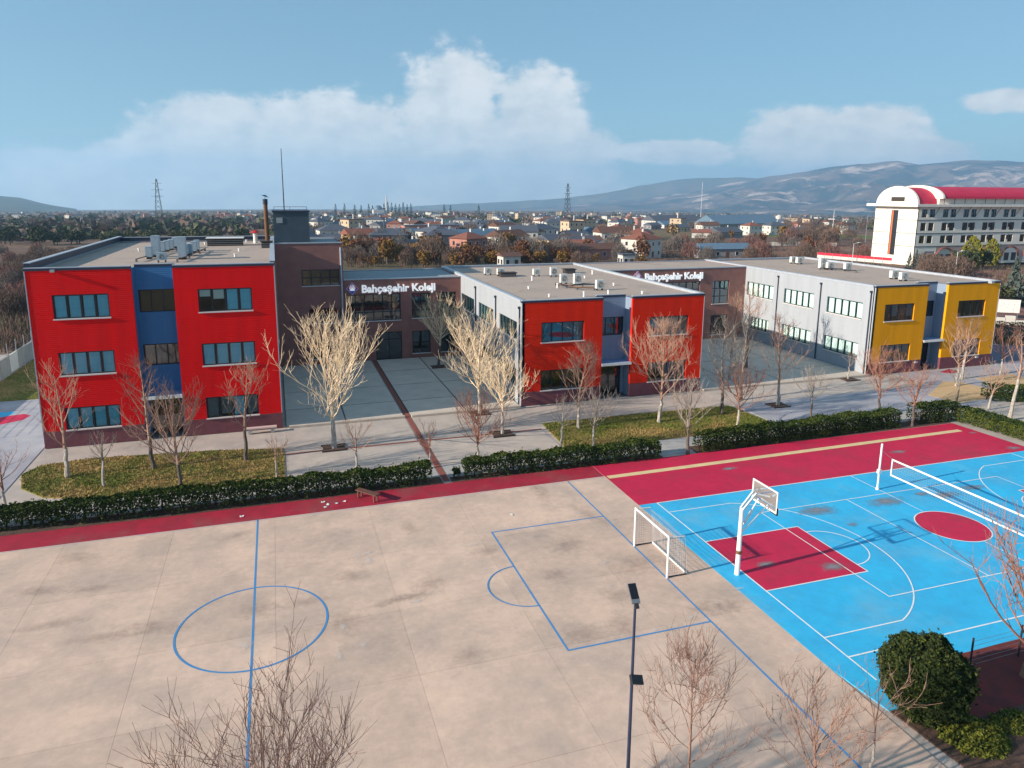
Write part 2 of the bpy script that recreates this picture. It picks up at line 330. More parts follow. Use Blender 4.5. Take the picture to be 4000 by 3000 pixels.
# ------------------------------------------------------------------ terrain
def ground_material():
    m = bpy.data.materials.new('open_country'); m.use_nodes = True; t = m.node_tree; b = t.nodes['Principled BSDF']
    b.inputs['Roughness'].default_value = 1; b.inputs['Specular IOR Level'].default_value = .1
    tc = t.nodes.new('ShaderNodeTexCoord')
    vo = t.nodes.new('ShaderNodeTexVoronoi'); vo.inputs['Scale'].default_value = .011; vo.inputs['Randomness'].default_value = .85; t.links.new(tc.outputs['Object'], vo.inputs['Vector'])
    sp = t.nodes.new('ShaderNodeSeparateColor'); t.links.new(vo.outputs['Color'], sp.inputs[0])
    cr = t.nodes.new('ShaderNodeValToRGB'); cr.color_ramp.interpolation = 'CONSTANT'
    cols = [(0, (.17, .11, .085)), (.18, (.20, .13, .095)), (.34, (.12, .095, .06)), (.48, (.24, .15, .11)), (.6, (.14, .095, .08)), (.72, (.18, .135, .08)), (.84, (.23, .12, .10)), (.94, (.14, .17, .05))]
    e = cr.color_ramp.elements
    e[0].position = 0; e[0].color = (*cols[0][1], 1); e[1].position = cols[1][0]; e[1].color = (*cols[1][1], 1)
    for p, c in cols[2:]: k = e.new(p); k.color = (*c, 1)
    t.links.new(sp.outputs[0], cr.inputs[0])
    n = t.nodes.new('ShaderNodeTexNoise'); n.inputs['Scale'].default_value = .35; n.inputs['Detail'].default_value = 10; n.inputs['Roughness'].default_value = .7; t.links.new(tc.outputs['Object'], n.inputs['Vector'])
    mr = t.nodes.new('ShaderNodeMapRange'); t.links.new(n.outputs['Fac'], mr.inputs[0]); mr.inputs[1].default_value = .3; mr.inputs[2].default_value = .7; mr.inputs[3].default_value = .5; mr.inputs[4].default_value = 1.5
    mx = t.nodes.new('ShaderNodeMix'); mx.data_type = 'RGBA'; mx.blend_type = 'MULTIPLY'; mx.inputs[0].default_value = 1
    t.links.new(cr.outputs[0], mx.inputs[6]); t.links.new(mr.outputs[0], mx.inputs[7]); t.links.new(mx.outputs[2], b.inputs['Base Color'])
    bp = t.nodes.new('ShaderNodeBump'); bp.inputs['Strength'].default_value = .8; bp.inputs['Distance'].default_value = .6; t.links.new(n.outputs['Fac'], bp.inputs['Height']); t.links.new(bp.outputs[0], b.inputs['Normal'])
    return m
mb = MB(); rings = [0, 40, 75, 80, 90, 105, 125, 150, 200, 280, 400, 600, 900, 1400, 2200, 3500, 5500, 9000]; NS = 96
mb.v.append((20, 40, -.06))
for r in rings[1:]:
    for k in range(NS):
        t = 2*PI*k/NS; x, y = 20+r*math.cos(t), 40+r*math.sin(t); mb.v.append((x, y, hgt(x, y)-.06))
for k in range(NS): mb.f.append((0, 1+k, 1+(k+1) % NS)); mb.m.append(0)
for j in range(len(rings)-2):
    for k in range(NS):
        a = 1+j*NS; k2 = (k+1) % NS; mb.f.append((a+k, a+NS+k, a+NS+k2, a+k2)); mb.m.append(0)
struct('terrain', mb.mesh('terrain', ground_material(), True))

def mnz(x, y, s):
    from mathutils import noise as nz
    return nz.noise(Vector((x/700, y/700, s+3)))+.5*nz.noise(Vector((x/260, y/260, s+9)))
def hills(name, sky_px, dist_near, dist_far, base_drop, seed, c1, c2, c3):
    """a ridge whose crest stands at the angle the photograph shows, built at real distance and depth"""
    rnd = random.Random(seed); mb = MB(); prof = []
    for i in range(len(sky_px)-1):
        (x0, y0), (x1, y1) = sky_px[i], sky_px[i+1]
        n = max(2, int(abs(x1-x0)/26))
        for k in range(n): prof.append((x0+(x1-x0)*k/n, y0+(y1-y0)*k/n))
    prof.append(sky_px[-1]); rows = 16
    from mathutils import noise as nz
    for i, (px, py) in enumerate(prof):
        v = pxdir(px, py); hx, hy = v.x/math.hypot(v.x, v.y), v.y/math.hypot(v.x, v.y); tanel = v.z/math.hypot(v.x, v.y)
        ztop = CAMH+tanel*dist_far
        for r in range(rows+1):
            f = r/rows; d = dist_near+(dist_far-dist_near)*f; x, y = hx*d, hy*d
            g0 = hgt(x, y)-base_drop
            e = f**1.35
            n = nz.fractal(Vector((x/620, y/620, seed)), 1.0, 2.0, 6)
            z = g0+(ztop-g0)*e+(n*.2-abs(mnz(x, y, seed))*.42+.1)*(ztop-g0)*math.sin(PI*min(1, f*.97))+(nz.noise(Vector((x/180, y/180, 1)))*8 if r == rows else 0)
            mb.v.append((x, y, z))
        d = dist_far*1.25; mb.v.append((hx*d, hy*d, hgt(hx*d, hy*d)-base_drop))
    S = rows+2
    for i in range(len(prof)-1):
        for r in range(S-1): mb.f.append((i*S+r, (i+1)*S+r, (i+1)*S+r+1, i*S+r+1)); mb.m.append(0)
    m = mat(name+'_slope', c1, c2, scale=.0042, rough=1, spec=.05, detail=12, c3=c3, scale3=.0026, f3=.9, lo=.44, hi=.56, lo3=.55, hi3=.62)
    return struct(name, mb.mesh(name, m, True))
hills('hills', [(1900, 817), (2100, 808), (2300, 793), (2500, 775), (2700, 750), (2850, 716), (3000, 690), (3130, 672), (3290, 648), (3390, 640), (3510, 630), (3590, 640), (3700, 634), (3810, 622), (3900, 628), (4000, 632), (4200, 618), (4500, 640), (4900, 610), (5300, 650)],
      4300, 7600, 12, 3, (.035, .055, .07), (.17, .13, .12), (.55, .42, .36))
hills('far_hills', [(1450, 815), (1700, 801), (1950, 790), (2200, 774), (2380, 750), (2500, 726), (2620, 704), (2780, 696), (2900, 694), (3100, 702)], 8200, 8900, 12, 8, (.07, .075, .06), (.10, .085, .06), (.16, .13, .1))
hills('western_hills', [(-900, 740), (-600, 752), (-300, 748), (0, 766), (80, 774), (160, 792), (240, 806), (300, 816)], 3600, 5400, 10, 5, (.06, .07, .045), (.09, .08, .05), (.12, .1, .07))

# ------------------------------------------------------------------ site ground
struct('site_pavement', MB().prism([(-62, 5), (84, 5), (84, 54.8), (82, 90), (-34, 90), (-62, 70)], -.055, -.03).mesh('site_pavement', M['paving']))
def slabs(name, xs, ys, z, m, gap=.02, jitter=.002, seed=1, th=.03, jm='pale_joint'):
    rnd = random.Random(seed); root = struct(name, MB().box(xs[0], xs[-1], ys[0], ys[-1], z-th, z-.012)  .mesh(name, M[jm]))
    cache = {}
    for a, b in zip(xs, xs[1:]):
        for c, d in zip(ys, ys[1:]):
            key = (round(b-a, 3), round(d-c, 3))
            if key not in cache: cache[key] = MB().box(gap/2, b-a-gap/2, gap/2, d-c-gap/2, -th+.001, 0).mesh('slab', m)
            obj('slab', cache[key], root, (a, c, z-rnd.random()*jitter))
    return root
# the concrete football pitch, cast in bays
pitch = slabs('football_pitch', [-62+k*5.1 for k in range(15)]+[14.5, 19.3], [8, 13.2, 18.4, 23.6, 28.0, 33.2, 39.0], .0, M['concrete'], gap=.01, seed=4, jitter=.0008)
def ring(mb, cx, cy, r, w, z, a0=0, a1=2*PI, n=64):
    for k in range(n):
        t0, t1 = a0+(a1-a0)*k/n, a0+(a1-a0)*(k+1)/n
        p = [(cx+rr_*math.cos(t), cy+rr_*math.sin(t), z) for rr_, t in ((r-w/2, t0), (r+w/2, t0), (r+w/2, t1), (r-w/2, t1))]
        mb.face(p)
    return mb
def strip(mb, a, b, w, z):
    a = Vector((*a, 0)); b = Vector((*b, 0)); d = (b-a).normalized(); n = Vector((-d.y, d.x, 0))*w/2
    mb.face([(*(a-n).xy, z), (*(b-n).xy, z), (*(b+n).xy, z), (*(a+n).xy, z)]); return mb
Z1, Z2, Z3 = .005, .009, .013
lw = .085
obj('halfway_line', strip(MB(), (-1.7, 17.6), (-1.7, 39.0), lw, Z1).mesh('halfway_line', M['line_blue']), pitch)
obj('centre_circle', ring(MB(), -1.7, 28.75, 3.0, lw, Z2).mesh('centre_circle', M['line_blue']), pitch)
obj('goal_line', strip(MB(), (16.7, 14), (16.7, 38.9), lw, Z1).mesh('goal_line', M['line_blue']), pitch)
pa = MB(); strip(pa, (10.18, 23.28), (10.18, 33.75), lw, Z1); strip(pa, (10.14, 33.75), (16.66, 33.75), lw, Z2); strip(pa, (10.14, 23.27), (16.66, 23.27), lw, Z2)
obj('penalty_area_line', pa.mesh('penalty_area_line', M['line_blue']), pitch)
obj('penalty_arc', ring(MB(), 10.18, 28.3, 1.75, lw*.8, Z3, PI/2, 1.5*PI, 28).mesh('penalty_arc', M['line_blue']), pitch)
obj('touch_line', strip(MB(), (-40, 38.93), (19.2, 38.86), .07, Z1).mesh('touch_line', mat('faded_line', (.42, .36, .5), (.52, .42, .38), scale=1.2)), pitch)

# red running strip behind the pitch
def bow(x): return .0006*(x-2)**2
xs = [-40+k*(59.2/16) for k in range(17)]
poly = [(x, 38.98) for x in xs]+[(x, 40.85+(.5 if x < -8 else 0)*min(1, (-8-x)/8)) for x in reversed(xs)]
struct('running_strip', MB().prism(poly, -.03, .004).mesh('running_strip', M['track_red']))
# multi-sport court
court = struct('sports_court', MB().prism([(19.3, 34.45), (19.3, 19.4), (19.6, 16.8), (22.0, 16.8), (22.0, 18.45), (50.7, 18.45), (50.7, 34.45)], -.03, .004).mesh('sports_court', M['court_blue']))
red = struct('red_run_off', MB().prism([(19.3, 34.45), (50.75, 34.45), (50.7, 36.5), (50.5, 40.75), (19.3, 40.85)], -.03, .0035).mesh('red_run_off', M['court_red']))
strip(pa := MB(), (19.4, 38.75), (49.5, 39.2), .46, .008); obj('cream_stripe', pa.mesh('cream_stripe', M['line_cream']), red)
CX, CY, BX0 = 34.46, 27.0, 20.46
zr, zl = .008, .0125
for s in (-1, 1):
    bx = CX+s*14
    k0, k1 = sorted((bx, bx-s*5.8))
    obj('key', MB().box(k0, k1, CY-2.45, CY+2.45, .005, zr).mesh('key', M['court_red']), court)
    L = MB()
    strip(L, (k0, CY-2.45), (k1, CY-2.45), .06, zl); strip(L, (k0, CY+2.45), (k1, CY+2.45), .06, zl); strip(L, (bx-s*5.8, CY-2.48), (bx-s*5.8, CY+2.48), .06, zl+.001)
    a0 = -PI/2 if s < 0 else PI/2
    ring(L, bx-s*5.8, CY, 1.8, .06, zl+.002, a0, a0+PI, 30)
    obj('key_line', L.mesh('key_line', M['line_white']), court)
    L = MB(); hx = bx-s*1.575; th = math.acos(6.1/6.6); dx = 6.6*math.sin(th)
    a0, a1 = (-PI/2+th, PI/2-th) if s < 0 else (PI/2+th, 1.5*PI-th)
    ring(L, hx, CY, 6.6, .06, zl+.003, a0, a1, 48)
    for q in (-1, 1): strip(L, (bx, CY+q*6.1), (hx-s*dx, CY+q*6.1), .06, zl)
    obj('three_point_line', L.mesh('three_point_line', M['line_white']), court)
L = MB()
for q in (-1, 1):
    strip(L, (BX0+(0 if q > 0 else 0), CY+q*7.4), (BX0+28, CY+q*7.4), .07, zl+.001); strip(L, (CX+q*14, 18.2 if q < 0 else CY-7.4), (CX+q*14, CY+7.43), .07, zl-.001)
obj('boundary_line', L.mesh('boundary_line', M['line_white']), court)
obj('centre_spot', MB().prism([(CX+1.8*math.cos(2*PI*k/40), CY+1.8*math.sin(2*PI*k/40)) for k in range(40)], .005, zr).mesh('centre_spot', M['court_red']), court)
obj('centre_ring', ring(MB(), CX, CY, 1.82, .06, zl).mesh('centre_ring', M['line_white']), court)
L = MB()
for q in (-1, 1): strip(L, (CX-9, CY+q*4.5), (CX+9, CY+q*4.5), .055, zl+.004); strip(L, (CX+q*9, CY-4.5), (CX+q*9, CY+4.5), .055, zl+.005); strip(L, (CX+q*3, CY-4.5), (CX+q*3, CY+4.5), .055, zl+.005)
strip(L, (CX, CY+1.9), (CX, CY+7.4), .05, zl+.002); strip(L, (CX, CY-7.4), (CX, CY-1.9), .05, zl+.002)
obj('volleyball_line', L.mesh('volleyball_line', M['line_white']), court)
# worn grey patches where the paint has gone
def worn_material():
    m = bpy.data.materials.new('worn_paint'); m.use_nodes = True; t = m.node_tree; b = t.nodes['Principled BSDF']; b.inputs['Base Color'].default_value = (.25, .255, .28, 1); b.inputs['Roughness'].default_value = .8
    tc = t.nodes.new('ShaderNodeTexCoord'); ln = t.nodes.new('ShaderNodeVectorMath'); ln.operation = 'LENGTH'; t.links.new(tc.outputs['Object'], ln.inputs[0])
    n = t.nodes.new('ShaderNodeTexNoise'); n.inputs['Scale'].default_value = 1.9; n.inputs['Detail'].default_value = 12; n.inputs['Roughness'].default_value = .72
    ge = t.nodes.new('ShaderNodeNewGeometry'); t.links.new(ge.outputs['Position'], n.inputs['Vector'])
    ma = t.nodes.new('ShaderNodeMath'); ma.operation = 'MULTIPLY_ADD'; t.links.new(n.outputs['Fac'], ma.inputs[0]); ma.inputs[1].default_value = 2.0
    sb = t.nodes.new('ShaderNodeMath'); sb.operation = 'MULTIPLY'; t.links.new(ln.outputs['Value'], sb.inputs[0]); sb.inputs[1].default_value = -1.0; t.links.new(sb.outputs[0], ma.inputs[2])
    mr = t.nodes.new('ShaderNodeMapRange'); t.links.new(ma.outputs[0], mr.inputs[0]); mr.inputs[1].default_value = .1; mr.inputs[2].default_value = 1.0; mr.inputs[4].default_value = .9
    t.links.new(mr.outputs[0], b.inputs['Alpha']); return m
wmt = worn_material()
pm = MB().disc((0, 0, 0), 1.3, 24, 'z').mesh('worn_patch', wmt)
def worn(parent, px, py, rx, ry, z=.0105):
    x, y = gp(px, py); o = obj('worn_patch', pm, parent, (x, y, z)); o.scale = (rx, ry, 1)
for i, (px, py, rx, ry) in enumerate([(3190, 1995, 1.7, .75), (3460, 1960, 1.6, .7), (3690, 1935, 1.5, .6), (3800, 1905, 1.2, .5), (3330, 2050, .5, .3), (3255, 2215, .9, .5), (3600, 1930, .7, .35), (2990, 2205, .6, .3)]): worn(court, px, py, rx, ry, .0195+.0004*i)
for i, (px, py, rx, ry) in enumerate([(3510, 1765, .9, .35), (2850, 1830, .8, .3), (3960, 1750, .8, .4), (3800, 1690, .5, .2)]): worn(red, px, py, rx, ry, .0055+.0004*i)
# scuffs and dark stains on the concrete
def stain_mat(name, c, a):
    m = worn_material(); m.name = name
    for n in m.node_tree.nodes:
        if n.type == 'TEX_NOISE': n.inputs['Scale'].default_value = 3.2; n.inputs['Detail'].default_value = 12; n.inputs['Roughness'].default_value = .75
        if n.type == 'MAP_RANGE': n.inputs[1].default_value = .25; n.inputs[2].default_value = 1.05
    m.node_tree.nodes['Principled BSDF'].inputs['Base Color'].default_value = (*c, 1)
    for n in m.node_tree.nodes:
        if n.type == 'MAP_RANGE': n.inputs[4].default_value = a
    return m
sd = MB().disc((0, 0, 0), 1.3, 24, 'z').mesh('stain', stain_mat('dark_stain', (.20, .15, .135), .21))
sp_ = MB().disc((0, 0, 0), 1.3, 24, 'z').mesh('chalk_mark', stain_mat('pale_chalk', (.72, .66, .62), .6))
rnd = random.Random(12)
STAINS = [(2170, 2245, .7, .45), (2220, 2130, 1.1, .7), (2300, 2010, .6, 1.2), (2500, 2200, 1.5, .7), (2420, 2330, .8, .6), (2440, 2450, .7, .9), (2280, 2480, 1.1, .6), (2120, 1930, .5, .9), (2090, 1905, .4, .5), (2750, 2380, .9, .5), (2850, 2370, .8, .4),
          (1680, 2280, 1.0, .5), (1540, 2345, 1.3, .25), (1620, 2330, 1.2, .25), (1380, 2250, 1.0, .4), (1350, 2430, 1.0, .7), (600, 2450, 1.6, .4), (400, 2490, 1.6, .3), (200, 2440, 1.6, .3), (1000, 2380, .9, .5), (930, 2090, .9, .3), (1600, 2060, .5, .8), (1900, 2150, .9, .4), (1830, 2560, .8, .5), (300, 2180, 1.2, .5), (150, 2310, 1.2, .4), (360, 2300, .9, .3), (1200, 2350, 1.3, .3)]
for i, (px, py, rx, ry) in enumerate(STAINS):
    x, y = gp(px, py); o = obj('stain', sd, pitch, (x, y, .0012+.0001*i)); o.scale = (rx*1.5, ry*1.9, 1); o.rotation_euler = (0, 0, .3*math.sin(i*7))
CH = [(2305, 1915, .35, .12), (2240, 1950, .1, .4), (2260, 2005, .35, .25), (2400, 2040, .4, .25), (2360, 2200, .3, .2), (2385, 2290, .25, .15), (2700, 2410, .5, .2), (1440, 2190, .35, .5), (1400, 2170, .5, .4), (1340, 2450, .25, .5), (1420, 2520, .3, .3), (1630, 2350, .5, .2), (1900, 2225, .5, .08), (1840, 2130, .6, .2), (1440, 2160, .4, .2), (960, 2520, .4, .4), (2560, 2460, .4, .2), (3100, 2540, .4, .3), (1325, 2560, .2, .6), (2880, 2300, .7, .12)]
for i, (px, py, rx, ry) in enumerate(CH):
    x, y = gp(px, py); o = obj('chalk_mark', sp_, pitch, (x, y, .0145+.0001*i)); o.scale = (rx, ry, 1)

# near side: dark red rubber, soil bed
struct('rubber_strip', MB().box(22.0, 60, 15.6, 18.45, -.03, .003).mesh('rubber_strip', mat('dark_red_rubber', (.20, .035, .03), (.11, .03, .028), scale=1.2, rough=.9, bump=.3)))
struct('soil_bed', MB().prism([(20.5, 5), (60, 5), (60, 15.6), (22.0, 15.6), (22.0, 16.75), (19.62, 16.75), (19.85, 14)], -.03, .02).mesh('soil_bed', M['soil']))

# pavements between hedge and school
PV = slabs('front_walk', [-.1, 4.7, 9.2], [49.1, 54.6], .0, M['paving'], gap=.02, seed=6)
slabs('front_walk', [9.75, 14.5, 19.1, 24, 29, 34, 39, 44, 49, 54, 59], [50.3, 54.6], .0, M['paving'], gap=.02, seed=7)
slabs('hedge_walk', [-.05, 4.7, 9.2], [44.1, 48.85], .0, M['paving'], gap=.02, seed=8)
slabs('hedge_walk', [9.75, 14.2, 18.7], [44.1, 48.85], .0, M['paving'], gap=.02, seed=9)
struct('brown_joint_strip', MB().box(-.05, 9.2, 48.85, 49.1, -.03, .004).box(9.75, 18.7, 48.8, 49.05, -.03, .004).mesh('brown_joint_strip', M['red_strip']))
struct('red_brick_strip', MB().box(9.28, 9.66, 41.2, 75.4, -.03, .008).mesh('red_brick_strip', M['red_strip']))
struct('hedge_bed', MB().box(-40, 9.2, 41.4, 44.0, -.03, .002).box(9.75, 50.5, 41.2, 43.9, -.03, .002).mesh('hedge_bed', mat('pale_gravel', (.44, .42, .40), (.34, .34, .35), scale=1.5, rough=1, bump=.3)))
struct('hedge_soil', MB().box(-40, 9.2, 40.9, 42.0, -.02, .012).box(9.75, 24.6, 40.87, 41.7, -.02, .012).box(27.3, 50.5, 40.87, 42.2, -.02, .012).mesh('hedge_soil', M['soil']))
struct('grey_forecourt', MB().box(36.9, 84, 43.95, 50.25, -.03, .0).box(59.05, 84, 50.25, 54.75, -.03, .0).mesh('grey_forecourt', M['grey_paving']))
struct('west_yard', MB().prism([(-62, 44.05), (-16.2, 44.05), (-16.2, 69), (-34, 69), (-62, 60)], -.03, .0).mesh('west_yard', M['grey_paving']))
tanb = struct('sand_bed', MB().prism([(55.6, 47.6), (61.2, 50.9), (62.6, 50.4), (63.4, 45.5), (56.0, 44.8)], -.02, .012).mesh('sand_bed', M['tan']))
struct('sand_bed', MB().prism([(65.4, 50.9), (70.6, 51.2), (70.4, 47.6), (65.0, 46.8)], -.02, .012).mesh('sand_bed', M['tan']))
struct('entrance_mat', MB().prism([(64.2, 53.9), (66.3, 54.6), (66.6, 53.5), (64.8, 53.1)], -.02, .02).mesh('entrance_mat', M['track_red']))
# courtyards
for x0, x1, sd_ in ((0.05, 19.1, 3), (36.6, 55.95, 5)):
    if x0 < 1: slabs('courtyard_paving', [x0, 4.6, 9.2], [54.95, 59.4, 64.7, 70.2, 75.4], .06, M['court_paving'], gap=.12, seed=sd_, th=.09, jm='joint'); slabs('courtyard_paving', [9.68, 14.4, x1], [54.95, 59.4, 64.7, 70.2, 75.4], .06, M['court_paving'], gap=.12, seed=sd_+1, th=.09, jm='joint')
    else: slabs('courtyard_paving', [x0, 41.4, 46.2, 51, x1], [54.95, 59.4, 64.7, 70.2, 75.4], .06, M['court_paving'], gap=.12, seed=sd_, th=.09, jm='joint')
struct('kerb', MB().box(.3, 9.2, 54.62, 54.93, -.03, .16).box(9.75, 19.0, 54.62, 54.93, -.03, .16).box(36.8, 55.9, 54.62, 54.93, -.03, .16).mesh('kerb', mat('kerb_stone', (.55, .47, .40), (.45, .38, .33), scale=2, rough=.9)))
# lawns
lawn1 = [(-.15, 44.3), (-.15, 50.2), (-5, 51.2), (-12.6, 52.0), (-15.4, 51.5), (-16.1, 50.1), (-15.4, 47.6), (-13.8, 45.8), (-11.5, 44.9), (-6, 44.4)]
lawn2 = [(18.85, 44.0), (36.75, 44.2), (36.7, 45.2), (36.2, 50.0), (27, 50.15), (19.2, 50.1)]
lawn3 = [(-25.3, 69.2), (-16.3, 69.3), (-16.3, 90), (-25.3, 90)]
lawn4 = [(-9.9, 42.0), (-9.8, 44.2), (-40, 44.0), (-40, 43)]
def inside(p, poly):
    c = False
    for i in range(len(poly)):
        (x0, y0), (x1, y1) = poly[i-1], poly[i]
        if (y0 > p[1]) != (y1 > p[1]) and p[0] < (x1-x0)*(p[1]-y0)/(y1-y0)+x0: c = not c
    return c
from mathutils import noise as mnoise
for li, (poly, dens) in enumerate(((lawn1, 130), (lawn2, 130), (lawn3, 30))):
    lo = struct('lawn', MB().prism(poly, -.03, .03).mesh('lawn', M['lawn']))
    rnd = random.Random(li+30); g = MB()
    x0, x1 = min(p[0] for p in poly), max(p[0] for p in poly); y0, y1 = min(p[1] for p in poly), max(p[1] for p in poly)
    for _ in range(int((x1-x0)*(y1-y0)*dens)):
        x, y = rnd.uniform(x0, x1), rnd.uniform(y0, y1)
        if not inside((x, y), poly): continue
        n = mnoise.fractal(Vector((x*.22, y*.3, li*7)), 1, 2, 4)+rnd.gauss(0, .14)+(.18 if li else -.02)
        h = rnd.uniform(.05, .14); a = rnd.uniform(0, PI); dx, dy = math.cos(a)*.035, math.sin(a)*.035; tx, ty = rnd.gauss(0, .05), rnd.gauss(0, .05)
        g.face([(x-dx, y-dy, .03), (x+dx, y+dy, .03), (x+tx, y+ty, .03+h)], 0 if n > 0 else 1)
    o = obj('grass', g.mesh('grass', [M['grass_g'], M['grass_y']]), lo); o['kind'] = 'stuff'
# playground paint west of the red block
wy = struct('playground_paint', MB().prism([(-23.5, 62.2), (-20.9, 62.0), (-19.6, 62.9), (-19.4, 64.0), (-20.0, 64.6), (-20.9, 64.4), (-22.5, 63.4)], -.01, .007).mesh('playground_paint', M['court_red']))
obj('blue_shape', MB().prism([(-24, 63.0), (-22.4, 63.5), (-20.95, 64.5), (-20.9, 65.5), (-22.2, 65.7), (-25, 65)], -.01, .006).mesh('blue_shape', M['court_blue']), wy)

# ------------------------------------------------------------------ school windows
_wc = {}
def window(parent, loc, w, h, cols, rows=1, rz=0, frame='frame', glass='glass', blinds=None, sill=True, seed=0, cover=1.0, fw=.09, label=None):
    """window part: the frame mesh; sub-parts: every pane, every blind, the sill. Local x right, y into the building"""
    k = ('f', w, h, cols, rows, frame, fw)
    if k not in _wc:
        m = MB(); d0, d1 = .09, .16
        m.box(0, w, d0, d1, 0, fw).box(0, w, d0, d1, h-fw, h)
        for c in range(cols+1):
            x = fw/2 if c == 0 else (w-fw/2 if c == cols else w*c/cols); m.box(x-fw/2, x+fw/2, d0+.003, d1-.003, fw+.001, h-fw-.001)
        for r in range(1, rows):
            z = h*r/rows; m.box(fw, w-fw, d0+.006, d1-.006, z-fw/2, z+fw/2)
        _wc[k] = m.mesh('window', M[frame])
    o = obj('window', _wc[k], parent, loc, rz, label)
    pw, ph = w/cols, h/rows; k = ('p', w, h, cols, rows, glass)
    if k not in _wc: _wc[k] = MB().face([(.03, 0, .03), (pw-.03, 0, .03), (pw-.03, 0, ph-.03), (.03, 0, ph-.03)]) or _wc.setdefault(k, None)
    if _wc[k] is None:
        m = MB(); m.face([(.03, 0, .03), (pw-.03, 0, .03), (pw-.03, 0, ph-.03), (.03, 0, ph-.03)]); _wc[k] = m.mesh('pane', M[glass])
    rnd = random.Random(seed*97+int(loc[0]*13)+int(loc[2]*7))
    for c in range(cols):
        for r in range(rows): obj('pane', _wc[k], o, (c*pw, .125, r*ph))
    if blinds:
        for c in range(cols):
            b = blinds[c] if isinstance(blinds, (list, tuple)) else (blinds, 1.0)
            if b is None: continue
            bm, full = b; hh = (h-2*fw)*full; key = ('b', w, h, cols, bm, full, fw)
            if key not in _wc: _wc[key] = MB().box(fw*1.15, pw-fw*1.15, 0, .015, h-fw-hh, h-fw*.5).mesh('blind', M[bm])
            obj('blind', _wc[key], o, (c*pw, .21+.002*c, 0))
    if sill:
        key = ('s', w, sill)
        if key not in _wc: _wc[key] = MB().box(-.04, w+.04, -.09, .088, -.05, .03).mesh('sill', M['sill'])
        obj('sill', _wc[key], o)
    return o
def fullb(n, m, f=1.0): return [(m, f)]*n

def grille_canopy(parent, x0, x1, yb, yf, z, m='shaded_grey_recess'):
    c = obj('canopy', MB().box(x0, x1, yf, yb, z-.12, z).mesh('canopy', mat('canopy_blue', (.16, .30, .52), (.2, .34, .55), scale=3, rough=.5)), parent)
    obj('fascia', MB().box(x0-.03, x1+.03, yf-.07, yf-.003, z-.2, z+.03).mesh('fascia', M['white_metal']), c)
def entrance(parent, x, y, w, h):
    """glazed double door: frame, two leaves with bars"""
    d = obj('door', MB().box(0, .1, 0, .1, 0, h).box(w-.1, w, 0, .1, 0, h).box(.1, w-.1, 0, .1, h-.12, h).box(w/2-.05, w/2+.05, .01, .09, 0, h-.12).box(.1, w-.1, .012, .088, h*.72, h*.72+.08).mesh('door', M['frame']), parent, (x, y, 0.02))
    for s in (0, 1):
        m = MB(); m.face([(.08, 0, .05), (w/2-.05, 0, .05), (w/2-.05, 0, h-.1), (.08, 0, h-.1)]); obj('pane', m.mesh('pane', M['glass_dark']), d, (s*(w/2-.03), .05, 0))
    obj('handle', MB().box(w/2-.16, w/2-.12, -.06, -.02, .9, 1.5).mesh('handle', M['steel']), d)
def pipe(parent, x, y, z0, z1, axis='x'):
    obj('drainpipe', MB().tube([(x, y, z0), (x, y, z1)], .065, 8).box(x-.12, x+.12, y-.1, y+.1, z1, z1+.2).mesh('drainpipe', M['dark_trim']), parent)

